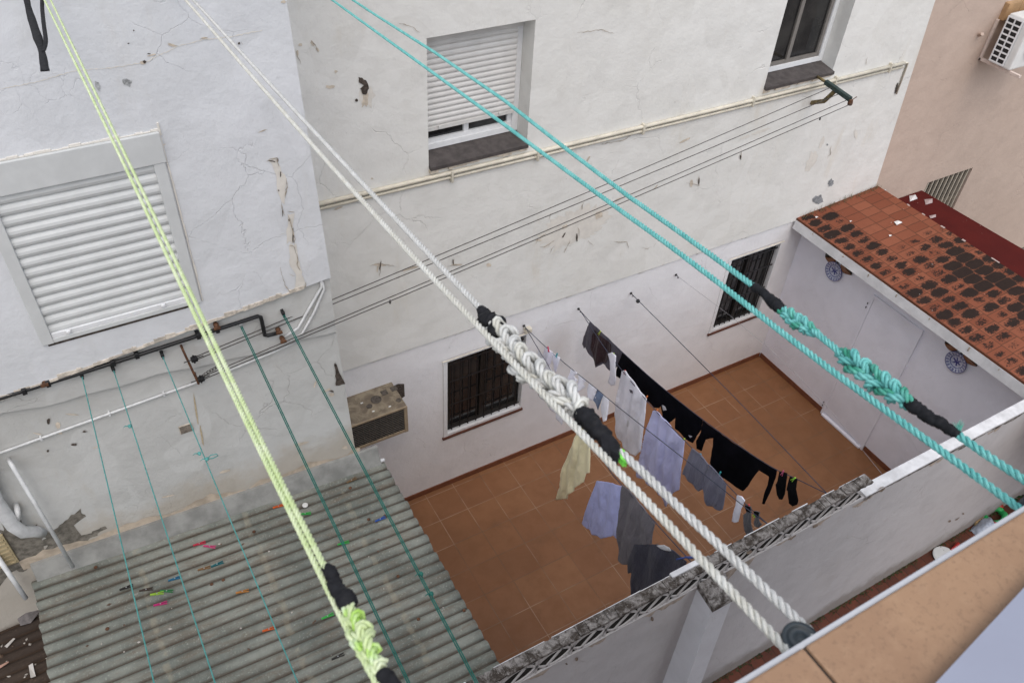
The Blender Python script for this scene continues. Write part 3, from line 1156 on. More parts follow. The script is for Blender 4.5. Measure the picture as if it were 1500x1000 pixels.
# pipes on the left building
mb = MB()
y = YB - .03
a, b, c_, d_ = ony((0, 583), y), ony((378, 463), y), ony((388, 491), y), ony((410, 487), y)
mb.tube([(-4, y, a.z - .12), a, a.lerp(b, .5) + Vector((0, 0, -.006)), b, b + Vector((.015, 0, -.012)), c_, c_ + Vector((.015, 0, -.008)), d_], .0125, 8)
for px in (35, 70, 165, 200, 290, 318):
    q = ony((px, 583 - (px * 120 / 378.0)), y)
    mb.box(q.x - .012, q.x + .012, y - .018, y + .03, q.z - .02, q.z + .02, 0, .003)
put(mb.build('black_water_pipe', m_black, None, True), lb)
mb = MB()
for px, py in ((317, 477), (65, 560), (408, 484), (414, 497)):
    q = ony((px, py), y)
    mb.lathe((q.x, y + .03, q.z), (0, -1, 0), [(.012, 0), (.018, .02), (.008, .045)], 8)
    mb.box(q.x - .022, q.x + .018, y - .03, y - .018, q.z - .01, q.z + .01, 0, .003)
for o in split('pipe_valve', mb, m_rust, None, True):
    put(o, lb)
mb = MB()
y = YW - .012
a, b = ony((0, 663), y), ony((262, 569), y)
mb.tube([a + (a - b) * 2, a, a.lerp(b, .5), b, ony((300, 556), y)], .0085, 7)
mb.tube([ony((322, 548), y), ony((400, 516), y), ony((440, 498), y)], .008, 7)
for px in (60, 160, 240):
    q = ony((px, 663 - px * .359), y)
    mb.box(q.x - .006, q.x + .006, y - .012, YW, q.z - .014, q.z + .014, 0, .002)
put(mb.build('white_wall_conduit', m_whitepipe, None, True), lb)
mb = MB()
for off in (0, 9):
    pts = [ony((416 + off, 494 + off * .6), YB - .012), ony((437 + off * .6, 480 + off), YB - .012), ony((455 + off * .6, 448 + off), YB - .012), ony((471 + off * .4, 420 + off * .3), YB - .012), ony((470, 408), YB - .012)]
    mb.tube(pts, .010, 7)
put(mb.build('bent_white_conduit', m_whitepipe, None, True), lb)
mb = MB()
y = YL - .03
mb.tube([ony((12, 672), YW - .02), ony((18, 682), YL - .02), ony((107, 830), YL - .05)], .013, 8)
put(mb.build('downpipe', m_whitepipe, None, True), lb)
mb = MB()
mb.tube([ony((-40, 650), YW - .06), ony((-6, 735), YW - .06), ony((20, 770), YW - .07), ony((34, 779), YW - .07), ony((52, 778), YW - .03), ony((62, 780), YW + .0)], [.042, .042, .042, .04, .036, .034], 12)
mb.tube([ony((23, 738), YW), ony((25, 745), YW - .05), ony((27, 760), YW - .06)], .017, 10)
mb.tube([ony((-6, 812), YW - .03), ony((38, 876), YW - .12)], .016, 8)
put(mb.build('drain_pipe', m_whitepipe, None, True), lb)
mb = MB()
va, vb = ony((-10, 790), YW), ony((28, 820), YW)
mb.box(va.x - .05, vb.x, YW - .016, YW, vb.z, va.z + .03, 0, .004)
for k in range(7):
    zz = vb.z + .015 + (va.z - vb.z) * k / 7
    mb.box(va.x - .04, vb.x - .012, YW - .024, YW - .0165, zz, zz + .014, 0, .002)
put(mb.build('beige_vent', simple('beige_vent_plastic', (.40, .33, .20), .6, .1, 20, .1)), lb)
mb = MB()
q = ony((273, 627), YW)
mb.box(q.x - .045, q.x + .04, YW - .006, YW, q.z - .035, q.z + .038, 0, .002)
put(mb.build('vent_plate', m_chip), lb)
mb = MB()
for k in range(7):
    zz = q.z - .03 + k * .0095
    mb.box(q.x - .04, q.x + .036, YW - .008, YW - .0062, zz, zz + .0045)
put(mb.build('vent_slots', m_hole), lb)
# rusty wire anchor
anchor = empty('wire_anchor', ony((290, 556), YL - .06), 'rusty iron rod with two wire clamps fixed on the grey white wall', 'wire bracket')
r0, r1 = ony((268, 513), YL - .02), ony((291, 562), YL - .07)
mb = MB()
mb.tube([r0 + Vector((0, .08, 0)), r0, r1, r1 + Vector((0, .02, -.012))], .0075, 7)
mb.tube([r1, r1 + Vector((0.005, .14, -.02))], .006, 6)
put(mb.build('rod', m_rust), anchor)
CL1, CL2 = ony((284, 526), YL - .055), ony((294, 555), YL - .07)
for P in (CL1, CL2):
    mb = MB()
    mb.box(P.x - .018, P.x + .022, P.y - .014, P.y + .014, P.z - .014, P.z + .014, 0, .004)
    mb.lathe((P.x, P.y, P.z - .03), (0, 0, 1), [(.006, 0), (.006, .06)], 7)
    mb.lathe((P.x - .06, P.y, P.z - .004), (1, .1, 0), [(.003, 0), (.003, .12)], 6)
    mb.lathe((P.x + .01, P.y - .02, P.z + .006), (0, 1, .2), [(.010, 0), (.010, .03)], 7)
    put(mb.build('wire_clamp', m_black), anchor)

# ------------------------------------------------------------------ pink house on the right
pb = empty('pink_building', (10, YF, 0), 'pink beige rendered house with air conditioner and barred window', 'building')
YP = YF + .012
pw1 = (9.42, 10.45, 4.42, 5.4)
pw2 = (9.46, 10.36, 1.35, 2.12)
mb = MB()
wall_rects(mb, YP, 7.9, 14.0, -.02, 9.0, [pw1, pw2], .16)
mb.box(7.9, 14, YP + .3, YP + 3, 0, 8.99)
mb.build('wall', m_pink, pb)
mb = MB()
frame(mb, pw1[0] + .001, pw1[1] - .001, pw1[2] + .001, pw1[3], YP + .02, YP + .1, .06, .06, .09, .05)
mb.box(9.87, 9.93, YP + .03, YP + .09, pw1[2] + .09, pw1[3] - .05, 0, .003)
mb.build('window_frame', m_pvc2, pb)
mb = MB()
mb.quad((pw1[0], YP + .07, pw1[2]), (pw1[1], YP + .07, pw1[2]), (pw1[1], YP + .07, pw1[3]), (pw1[0], YP + .07, pw1[3]))
mb.quad((pw2[0], YP + .13, pw2[2]), (pw2[1], YP + .13, pw2[2]), (pw2[1], YP + .13, pw2[3]), (pw2[0], YP + .13, pw2[3]))
mb.build('pane', m_glass, pb)
mb = MB()
for k in range(5):
    mb.box(pw1[0] - .03 + k * .23, pw1[0] - .034 + (k + 1) * .23, YP - .06, YP + .02, pw1[2] - .19, pw1[2] - .004, 0, .006)
mb.build('window_sill', simple('ochre_sill_tile', (.40, .25, .13), .6, .15, 10, .2), pb)
mb = MB()
for k in range(9):
    xx = pw2[0] + .06 + k * .10
    mb.box(xx - .012, xx + .012, YP + .02, YP + .05, pw2[2], pw2[3] - .001, 0, .003)
mb.box(pw2[0], pw2[1], YP + .055, YP + .075, 1.62, 1.66)
mb.build('window_bars', simple('beige_iron_bars', (.42, .37, .30), .6, .1, 20, .1), pb)
mb = MB()
mb.tube([ony((1434, 52), YP), ony((1439, 50), YP - .06)], .018, 8)
mb.build('pipe_stub', m_pink, pb)

# air conditioner on the pink house
ac = empty('air_conditioner', (9.7, YP - .25, 3.8), 'white air conditioner outdoor unit on brackets against the pink wall', 'air conditioner')
AX0, AX1, AY0, AY1, AZ0, AZ1 = 9.30, 10.12, 4.80, 5.07, 3.815, 4.36
mb = MB()
mb.box(AX0 + .012, AX1, AY0, AY1, AZ0, AZ1, 0, .02)
put(mb.build('casing', simple('off_white_ac_casing', (.70, .70, .68), .4, .06, 9, .05)), ac)
mb = MB()
nz, ny = 8, 2
dz = (AZ1 - AZ0 - .06) / nz
yb0, yb1 = AY0 + .085, AY1 - .015
mb.box(AX0 + .004, AX0 + .0118, yb0, yb1, AZ0 + .03, AZ1 - .03)
put(mb.build('coil', m_black), ac)
mb = MB()
for k in range(nz + 1):
    zz = AZ0 + .03 + k * dz
    mb.box(AX0 - .008, AX0 + .0035, yb0 - .008, yb1 + .008, zz - .008, zz + .008, 0, .002)
for k in range(ny + 1):
    yy = yb0 + (yb1 - yb0) * k / ny
    mb.box(AX0 - .0085, AX0 + .003, yy - .007, yy + .007, AZ0 + .03, AZ1 - .03, 0, .002)
put(mb.build('side_grille', m_white), ac)
mb = MB()
for rr in (.05, .10, .15, .20):
    mb.tube([(9.62 + rr * math.cos(t * .3), AY0 - .012, 4.09 + rr * math.sin(t * .3)) for t in range(22)], .004, 5)
put(mb.build('fan_guard', m_white), ac)
for xx in (AX0 + .05, AX1 - .1):
    mb = MB()
    mb.box(xx, xx + .035, 4.68, YP, AZ0 - .045, AZ0 - .012, 0, .004)
    mb.box(xx, xx + .035, YP - .03, YP - .001, AZ0 - .045, AZ0 + .42, 0, .004)
    put(mb.build('bracket', simple('pink_painted_bracket', (.62, .52, .46), .7, .1, 20, .1)), ac)

# ------------------------------------------------------------------ old air conditioner in the courtyard wall
oc = empty('window_air_conditioner', (1.75, YF - .2, 1.55), 'old dusty brown box air conditioner jutting out of the white wall', 'air conditioner')
OX0, OX1, OY0, OY1, OZ0, OZ1 = 1.44, 2.01, 4.85, 5.21, 1.56, 1.90
m_acb = NT('dusty_beige_metal')
_n = m_acb.noise(9, 8, .7, .5)[0]
_z = m_acb.noise(3.5, 4, .6)[0]
_c = m_acb.mix(m_acb.ramp(_n, .38, .62), (.27, .225, .16), (.15, .12, .088))
_c = m_acb.mix(m_acb.ramp(_z, .5, .66, 0, .7), _c, (.075, .06, .045))
m_acb = m_acb.out(_c, .8, m_acb.bump(_n, .3, .004), .3)
mb = MB()
mb.box(OX0, OX1, OY0 + .012, OY1, OZ0, OZ1, 0, .006)
put(mb.build('casing', m_acb), oc)
mb = MB()
frame(mb, OX0, OX1, OZ0, OZ1, OY0 - .004, OY0 + .0115, .02, .035, .035, .02, 0, .003)
put(mb.build('front_frame', simple('tan_ac_frame', (.30, .235, .16), .6, .15, 12, .15)), oc)
mb = MB()
mb.box(OX0 + .021, OX1 - .036, OY0 + .006, OY0 + .0118, OZ0 + .036, OZ1 - .021)
put(mb.build('dark_coil', m_black), oc)
mb = MB()
for k in range(1, 12):
    zz = OZ0 + .036 + k * .0235
    mb.box(OX0 + .021, OX1 - .036, OY0 - .002, OY0 + .0055, zz - .0017, zz + .0017)
for k in range(1, 9):
    xx = OX0 + .02 + k * .057
    mb.box(xx - .0016, xx + .0016, OY0 - .003, OY0 + .005, OZ0 + .036, OZ1 - .021)
put(mb.build('grille', simple('grey_brown_grille', (.10, .088, .075), .6, .2, 30, .1)), oc)
mb = MB()
for px, py, rr in ((541, 595, .028), (584, 586, .026), (551, 585, .05)):
    q = onz((px, py), OZ1)
    mb.lathe((q.x, q.y, OZ1 + .0005), (0, 0, 1), [(rr, 0), (rr, .003), (rr * .75, .0035), (rr * .7, .0012)], 20)
for px, py in ((563, 575), (577, 569)):
    q = onz((px, py), OZ1)
    mb.box(q.x - .032, q.x + .03, q.y - .03, q.y + .03, OZ1 + .0004, OZ1 + .003)
for o in split('top_plate', mb, simple('dark_dust', (.085, .072, .06), .9, .4, 40, .4)):
    put(o, oc)
mb = MB()
q0 = [ony(p, YF - .002) for p in ((512, 585), (535, 580), (560, 572), (583, 562), (592, 562), (593, 580), (588, 584), (560, 590), (515, 600))]
fill(mb, q0)
put(mb.build('wall_gap', m_hole), oc)
mb = MB()
for px, py in ((530, 590), (547, 602), (571, 595)):
    q = onz((px, py), OZ1 + .004)
    mb.box(q.x - .012, q.x + .012, q.y - .006, q.y + .006, OZ1 + .001, OZ1 + .006, 0, .002)
tag(mb.build('paper_scrap', simple('paper_scrap', (.7, .7, .68), .9, .1)), 'white scraps lying on top of the old brown air conditioner', 'litter')


# ------------------------------------------------------------------ annex with tiled roof
an = empty('tiled_annex', (XA, 3.6, 0), 'lilac white annex with blackened terracotta tile roof and plain door', 'outbuilding')
mb = MB()
doorq = (3.42, 4.06)
mb.box(XA, XA + .12, YN + .105, YF - .001, -.02, 2.1649)
mb.build('wall', m_annex, an)
mb = MB()
# eave: white painted fascia standing out from the wall, its soffit behind
mb.hexa([(7.035, YN - .3, 2.165), (XA + .06, YN - .3, 2.165), (XA + .06, YF - .023, 2.165), (7.035, YF - .023, 2.165)],
        [(7.05, YN - .3, 2.272), (XA + .06, YN - .3, 2.272), (XA + .06, YF - .023, 2.272), (7.05, YF - .023, 2.272)])
mb.build('eave', m_fascia, an)
mb = MB()
r = random.Random(15)
for k in range(7):
    y_ = 2.4 + k * .41 + r.uniform(-.05, .05)
    mb.box(7.036 - .001, 7.046, y_, y_ + r.uniform(.004, .012), 2.17 + r.uniform(.05, .085), 2.268)
for o in split('eave_crack', mb, m_crack, an):
    pass
TR = (8.36, 2.385)


def ztile(x):
    return 2.298 + (TR[1] - 2.298) * (x - 7.055) / (TR[0] - 7.055)


mb = MB()
x0_ = 7.055
mb.hexa([(x0_, .9, ztile(x0_) - .022), (TR[0], .9, TR[1] - .022), (TR[0], YF - .023, TR[1] - .022), (x0_, YF - .023, ztile(x0_) - .022)],
        [(x0_, .9, ztile(x0_)), (TR[0], .9, TR[1]), (TR[0], YF - .023, TR[1]), (x0_, YF - .023, ztile(x0_))])
mb.build('tile_roof', m_rooftile, an)
mb = MB()
mb.hexa([(XA + .1, .9, 2.1), (TR[0] - .004, .9, 1.0), (TR[0] - .004, YF - .03, 1.0), (XA + .1, YF - .03, 2.1)],
        [(XA + .1, .9, ztile(XA + .1) - .02), (TR[0] - .004, .9, TR[1] - .02), (TR[0] - .004, YF - .03, TR[1] - .02), (XA + .1, YF - .03, ztile(XA + .1) - .02)])
mb.build('roof_base', m_pink, an)
# white mortar crumbs on the roof edge
mb = MB()
r = random.Random(4)
yy = 1.0
while yy < YF - .1:
    if r.random() < .5:
        mb.box(TR[0] - .006 - r.uniform(0, .012), TR[0] + .010, yy, yy + r.uniform(.02, .12), TR[1] - .01, TR[1] + r.uniform(.001, .006), 0, .002)
    yy += r.uniform(.09, .3)
split('edge_mortar', mb, simple('pinkish_mortar', (.42, .33, .30), .9, .2, 30, .3), an)
# door: leaf, frame and hinges, all painted over in the same white
dr = empty('door', (XA, 3.74, 0))
dr.parent = an
dr.matrix_parent_inverse = Matrix.Translation(an.location).inverted()
D = [onx(p, XA) for p in ((1277, 432), (1350, 475), (1205, 605), (1272, 665))]
ya, yb = 4.05, 3.36
mb = MB()
mb.box(XA - .016, XA - .001, yb + .035, ya - .035, .055, 1.885, 0, .004)
put(mb.build('leaf', m_annex), dr)
mb = MB()
mb.box(XA - .024, XA - .001, ya - .034, ya, .0, 1.925, 0, .004)
mb.box(XA - .024, XA - .001, yb, yb + .034, .0, 1.925, 0, .004)
mb.box(XA - .024, XA - .001, yb + .034, ya - .034, 1.886, 1.924, 0, .004)
mb.box(XA - .05, XA - .001, yb + .034, ya - .034, .004, .03, 0, .004)
put(mb.build('door_frame', m_annex), dr)
mb = MB()
for zz in (.12, 1.0, 1.72):
    for dz in (0, .055):
        mb.lathe((XA - .026, ya + .012, zz + dz), (0, 0, 1), [(.006, 0), (.006, .02)], 7)
put(mb.build('hinge', m_black), dr)
mb = MB()
mb.box(XA - .012, XA - .001, ya + .003, YF - .013, .001, .075, 0, .003)
mb.box(XA - .012, XA - .001, YN + .12, yb - .003, .001, .075, 0, .003)
mb.build('skirting', m_skirt, an)

# red roof beyond
mb = MB()
zr = 2.03
R0 = [Vector((8.40, 5.20, zr)), onz((1357, 283), zr), onz((1500, 362), zr) + Vector((.0, -1.2, 0)), Vector((8.40, .9, zr))]
R0[1].y = 5.205
mb.hexa([p - Vector((0, 0, .12)) for p in R0], R0)
fixn(tag(mb.build('red_roof', m_redroof), 'dark red coated flat roof strip between tiled roof and pink wall', 'roof'))
for i, pl in enumerate(([(1332, 287), (1341, 285), (1344, 291), (1333, 295)], [(1354, 292), (1366, 291), (1366, 297), (1356, 300)], [(1361, 316), (1371, 314), (1371, 318), (1363, 320)], [(1313, 273), (1319, 275), (1317, 281), (1311, 280)])):
    zz = zr + .004 if i < 3 else 2.38
    pts = [onz(p, zz) for p in pl]
    mb = MB()
    c0 = sum(pts, Vector()) / 4
    mb.add(pts + [c0 + Vector((0, 0, .02))], [(0, 1, 4), (1, 2, 4), (2, 3, 4), (3, 0, 4)])
    if i < 3:
        tag(mb.build('paper_scrap', simple('roof_paper', (.62, .60, .60) if i == 0 else (.38, .30, .29), .9, .1)),
            ['bright white crumpled scrap on red roof, nearest the tiled roof top', 'greyish pink scrap on red roof beside the barred pink window', 'lower greyish pink scrap on red roof'][i], 'litter', 'scraps on the red roof')
# paper on the tiled roof
for i, (px, py) in enumerate(((1315, 326), (1304, 345), (1246, 324), (1196, 318))):
    q = onz((px, py), 2.33)
    q = onz((px, py), ztile(q.x) + .006)
    mb = MB()
    k = (.05, .02, .015, .02)[i]
    mb.add([q + Vector((-k, -k * .6, 0)), q + Vector((k, -k * .5, .004)), q + Vector((k * .8, k * .6, 0)), q + Vector((-k * .7, k * .5, .006)), q + Vector((0, 0, k * .4))], [(0, 1, 4), (1, 2, 4), (2, 3, 4), (3, 0, 4)])
    tag(mb.build('paper_scrap', simple('tile_paper', (.68, .66, .64), .9, .1)),
        ['largest white paper scrap on the clean tiles of the annex roof', 'small pale scrap just below the largest scrap on the tiled roof', 'tiny white speck of litter near top of the tiled roof', 'white speck of litter by the weedy tiled roof corner'][i], 'litter', 'scraps on the tiled roof')
# weeds along the joint of roof and wall
mb = MB()
r = random.Random(8)
for k in range(150):
    x = 7.1 + 1.25 * r.random() ** .9
    h = r.uniform(.02, .075) * (1.3 if r.random() < .3 else 1)
    y = YF - .03 - r.uniform(0, .05)
    dx, dy = r.uniform(-.03, .03), r.uniform(-.035, .01)
    z = ztile(x)
    wd = r.uniform(.002, .005)
    mb.add([(x - wd, y, z), (x + wd, y, z), (x + dx * .5 + wd * .7, y + dy * .5, z + h * .6), (x + dx, y + dy, z + h), (x + dx * .5 - wd * .7, y + dy * .5, z + h * .6)], [(0, 1, 2, 4), (4, 2, 3)])
m_weed = simple('dry_weeds', (.13, .12, .06), .9, .4, 50, 0)
tag(mb.build('weeds', m_weed), 'dry weeds rooted where the tiled roof meets the white wall', 'weeds', kind='stuff')


# wall plates with leaf plaques
def plate_mat():
    t = NT('blue_and_white_glaze')
    g_ = t.n.new('ShaderNodeTexCoord').outputs['UV']
    p = t.xyz(g_)
    x = t.math('SUBTRACT', p[0], .5)
    y = t.math('SUBTRACT', p[1], .5)
    rr = t.math('SQRT', t.math('ADD', t.math('MULTIPLY', x, x), t.math('MULTIPLY', y, y)))
    an_ = t.math('ARCTAN2', y, x)
    pet = t.math('SINE', t.math('MULTIPLY', an_, 6.0))
    pet2 = t.math('SINE', t.math('MULTIPLY', an_, 18.0))
    flower = t.ramp(t.math('SUBTRACT', t.math('MULTIPLY_ADD', pet, .07, .15), rr), -.02, .02)
    rim = t.math('MULTIPLY', t.ramp(t.math('ABSOLUTE', t.math('SUBTRACT', rr, .40)), .05, .07, 1, 0), t.ramp(pet2, -.3, .2))
    ring = t.ramp(t.math('ABSOLUTE', t.math('SUBTRACT', rr, .30)), .012, .025, 1, 0)
    edge = t.ramp(rr, .465, .48)
    k = t.math('MAXIMUM', t.math('MAXIMUM', flower, t.math('MULTIPLY', rim, .8)), t.math('MAXIMUM', ring, edge))
    n = t.noise(40, 4, .6, co=t.co)[0]
    k = t.math('MULTIPLY', k, t.ramp(n, .3, .55, .55, 1))
    vine = t.ramp(t.math('ABSOLUTE', t.math('SUBTRACT', t.noise(22, 2, .5, 1.5, co=t.co)[0], .5)), .015, .04, .75, 0)
    k = t.math('MAXIMUM', k, vine)
    return t.out(t.mix(k, (.50, .52, .60), (.045, .05, .20)), .2, None, .5)


m_plate = plate_mat()
m_leafb = simple('brown_leaf_ceramic', (.20, .085, .04), .4, .2, 25, .2)
m_leafd = simple('dark_green_leaf_glaze', (.018, .022, .018), .3, .3, 25, .15)


def make_plate(c):
    t = empty('wall_plate', c)
    n, rr = 40, .118
    me = MB()
    prof = [(0, .012), (.35, .012), (.6, .014), (.66, .022), (.95, .034), (1.0, .036), (1.0, .028), (.66, .004), (.3, 0)]
    vs, fs = [], []
    for rad, h in prof:
        for k in range(n):
            a = 2 * math.pi * k / n
            vs.append((-h, math.cos(a) * rad * rr, math.sin(a) * rad * rr))
    for i in range(len(prof) - 1):
        for k in range(n):
            fs.append((i * n + k, i * n + (k + 1) % n, (i + 1) * n + (k + 1) % n, (i + 1) * n + k))
    me.add(vs, fs)
    o = me.build('dish', m_plate, None, True)
    uv = o.data.uv_layers.new(name='UVMap')
    for lp in o.data.loops:
        v = o.data.vertices[lp.vertex_index].co
        uv.data[lp.index].uv = (.5 + v.y / rr * .5, .5 + v.z / rr * .5)
    o.parent = t
    h = MB()
    h.box(-.02, 0, -.012, .012, rr - .004, rr + .022, 0, .003)
    o2 = h.build('hook', m_black)
    o2.parent = t
    return t


def make_leaf(c, ang, L=.15, W=.085):
    """leaf plaque: two cupped halves either side of a midrib; ang is measured on the wall from +y up"""
    t = empty('leaf_plaque', c)
    u = Vector((0, math.cos(ang), math.sin(ang)))
    v = Vector((0, -math.sin(ang), math.cos(ang)))
    for side, mt, nm in ((1, m_leafb, 'pale_half'), (-1, m_leafd, 'dark_half')):
        a = MB()
        rows = 12
        vs, fs = [], []
        for i in range(rows + 1):
            s_ = i / rows
            wd = W * (math.sin(math.pi * s_ ** .85) ** .9) if 0 < s_ < 1 else 0.001
            for k in range(4):
                q = k / 3
                vs.append(u * (L * (s_ - .5) * 2 * .62) + v * side * (wd * q * (1.25 if side < 0 else .8) + .001) + Vector((-.010 - .022 * math.sin(math.pi * q * .8) * min(1, wd / W + .2), 0, 0)))
        for i in range(rows):
            for k in range(3):
                fs.append((i * 4 + k, i * 4 + k + 1, (i + 1) * 4 + k + 1, (i + 1) * 4 + k))
        a.add(vs, fs)
        o = a.build(nm, mt, None, True, .006)
        o.parent = t
    return t


for i, (pc, la, lb_) in enumerate((((1222, 397), (1218, 377), (1240, 393)), ((1401, 530), (1396, 505), (1422, 525)))):
    where = ['near the back wall', 'near the low front wall'][i]
    P = onx(pc, XA - .02)
    t = make_plate(Vector((XA - .001, P.y, P.z)))
    tag(t, 'round blue and white plate on the annex, ' + where, 'wall plate', 'blue plates on the annex wall')
    P = onx(la, XA - .02)
    t = make_leaf(Vector((XA - .002, P.y, P.z)), R_(180 - 30))
    tag(t, 'dark leaf plaque above the blue plate ' + where, 'wall ornament', 'leaf plaques beside the plates')
    P = onx(lb_, XA - .02)
    t = make_leaf(Vector((XA - .002, P.y, P.z)), R_(180 + 24))
    tag(t, 'dark leaf plaque right of the blue plate ' + where, 'wall ornament', 'leaf plaques beside the plates')


# ------------------------------------------------------------------ near wall with lattice top
nw = empty('courtyard_wall', (4, YN, 0), 'grey rendered wall with lattice block top dividing courtyard from alley', 'wall')
LX0, LX1 = .55, 4.70
LZ0, LZ1 = 2.25, 2.445
mb = MB()
mb.box(-3, LX1, YN, YN + .075, -.02, LZ0)
mb.box(LX1, 11, YN, YN + .085, -.02, 2.24)
mb.build('wall_body', m_near, nw)
mb = MB()
# white painted top of the lower right stretch, with a ragged dark lip
x = LX1 + .03
r = random.Random(12)
while x < 9.2:
    x2 = x + r.uniform(.7, 1.3)
    mb.box(x, x2 - .0005, YN - .002 - r.uniform(0, .006), YN + .088 + r.uniform(0, .006), 2.2405, 2.260 + r.uniform(0, .008), 0, .004)
    x = x2
mb.build('white_top', m_capwhite, nw)
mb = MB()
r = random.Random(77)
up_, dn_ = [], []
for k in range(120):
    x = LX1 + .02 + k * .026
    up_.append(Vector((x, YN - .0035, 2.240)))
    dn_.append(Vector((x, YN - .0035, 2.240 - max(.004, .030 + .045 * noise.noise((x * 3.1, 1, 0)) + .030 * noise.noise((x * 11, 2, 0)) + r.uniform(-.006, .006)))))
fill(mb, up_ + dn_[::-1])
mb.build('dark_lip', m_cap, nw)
scars('wall_scuff', nw, [spot(1391, 763, 6, 3, -40), spot(1402, 760, 9, 2, -35), spot(1411, 752, 3, 3), spot(845, 965, 5, 6), spot(830, 972, 4, 4), spot(955, 906, 5, 8), spot(1035, 890, 14, 6, -30), spot(1062, 886, 16, 10, -30),
                         spot(1195, 770, 12, 5, -25), spot(1160, 787, 14, 5, -25), spot(1292, 716, 14, 8, -30), spot(1098, 808, 10, 5, -25)], YN, .003, mat=simple('dirty_scuff', (.22, .17, .13), .95, .5, 40, .4))
PER = .272
nblk = int(round((LX1 - LX0) / PER))


def lattice_block():
    a = MB()
    y0, y1 = YN + .002, YN + .012
    h = LZ1 - LZ0
    L = PER

    def bar(p, q, wd=.018):
        p, q = Vector((p[0], 0, p[1])), Vector((q[0], 0, q[1]))
        d = (q - p).normalized()
        nn = Vector((-d.z, 0, d.x)) * wd / 2
        lo = [p + nn, p - nn, q - nn, q + nn]
        a.hexa([Vector((v.x, y1, v.z)) for v in lo], [Vector((v.x, y0, v.z)) for v in lo])
    a.box(0, L, y0 - .006, y1, 0, .010)
    a.box(0, L, y0 - .003, y1, h - .012, h - .0005)
    for sgn in (1, -1):                     # lens: two arcs meeting at the block sides
        pts = [(L * k / 8, h / 2 + sgn * (h * .43) * math.sin(math.pi * k / 8) ** .8) for k in range(9)]
        for p, q in zip(pts, pts[1:]):
            bar(p, q, .015)
    bar((L * .30, h * .12), (L * .70, h * .88), .015)
    bar((0, h * .5), (L * .16, h * .96), .013)
    bar((L, h * .5), (L * .84, h * .04), .013)
    a.box(-.008, .008, y0, y1, .011, h - .0125)     # upright at the joint
    o = a.build('lattice_block', m_lattice)
    return fixn(o)


blk = lattice_block()
for k in range(nblk):
    o = blk if k == 0 else blk.copy()
    if k:
        C.objects.link(o)
    o.location = (LX0 + k * PER, 0, LZ0)
    o.parent = nw
    o.matrix_parent_inverse = Matrix.Translation(nw.location).inverted()
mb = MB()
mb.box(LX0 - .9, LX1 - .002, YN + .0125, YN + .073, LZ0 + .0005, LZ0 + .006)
mb.build('painted_shade_strip', simple('painted_opening_shade', (.014, .012, .010), .95, .3, 40, .3), nw)  # near-black strip added to paint shade behind the lattice openings
# concrete capping, cast in uneven lengths
mb = MB()
r = random.Random(21)
x = LX0 - .9
while x < LX1:
    x2 = min(x + r.uniform(.18, .34), LX1)
    n = 4
    za, zb = r.uniform(-.008, .010), r.uniform(-.008, .010)
    ya_, yb_ = r.uniform(-.006, .006), r.uniform(-.006, .006)
    zt = LZ1 + .026
    lo, hi = [], []
    for k in range(n):
        f0, f1 = k / n, (k + 1) / n
        j = r.uniform(-.005, .005)
        X0, X1 = x + (x2 - x) * f0 + .0015, x + (x2 - x) * f1 - (.0015 if k == n - 1 else -.0001)
        mb.hexa([(X0, YN - .006 + ya_ + j, LZ1), (X1, YN - .006 + yb_, LZ1), (X1, YN + .078 + ya_, LZ1), (X0, YN + .078 + yb_ + j, LZ1)],
                [(X0, YN - .006 + ya_, zt + za + j), (X1, YN - .006 + yb_ + j, zt + zb), (X1, YN + .074 + ya_, zt + zb + j), (X0, YN + .074 + yb_, zt + za)])
    x = x2
mb.build('capping', m_cap, nw)
mb = MB()
r = random.Random(22)
x = LX0 - .9
while x < LX1:            # painted white inner arris, worn
    x2 = min(x + r.uniform(.05, .22), LX1)
    if r.random() < .72:
        mb.box(x, x2, YN + .0785, YN + .083 + r.uniform(0, .003), LZ1 + .0, LZ1 + .023 + r.uniform(-.006, .004), 0, .002)
    x = x2
mb.build('painted_arris', m_capwhite, nw)
# pilaster
mb = MB()
PX0, PX1, PZ = 3.0, 3.2, 2.2
mb.hexa([(PX0 + .02, 1.74, -.02), (PX1, 1.74, -.02), (PX1, YN - .0005, -.02), (PX0 + .02, YN - .0005, -.02)],
        [(PX0, 1.82, PZ), (PX1, 1.82, PZ), (PX1, YN - .0005, PZ + .04), (PX0, YN - .0005, PZ + .04)])
mb.build('pilaster', m_pil, nw)
mb = MB()
mb.hexa([(PX0 - .01, 1.80, PZ + .001), (PX1 + .02, 1.80, PZ + .001), (PX1 + .02, YN - .001, PZ + .041), (PX0 - .01, YN - .001, PZ + .041)],
        [(PX0 - .005, 1.81, PZ + .028), (PX1 + .015, 1.81, PZ + .028), (PX1 + .015, YN - .001, PZ + .105), (PX0 - .005, YN - .001, PZ + .105)])
mb.build('pilaster_cap', m_cap, nw)
# white painted block on the capping
q = onz((1000, 840), LZ1 + .08)
mb = MB()
a_, b_ = onz((990, 851), LZ1 + .04), onz((1030, 829), LZ1 + .04)
mb.box(a_.x, b_.x, YN + .050, YN + .09, LZ1 + .020, LZ1 + .042, 0, .006)
mb.build('painted_block', m_capwhite, nw)

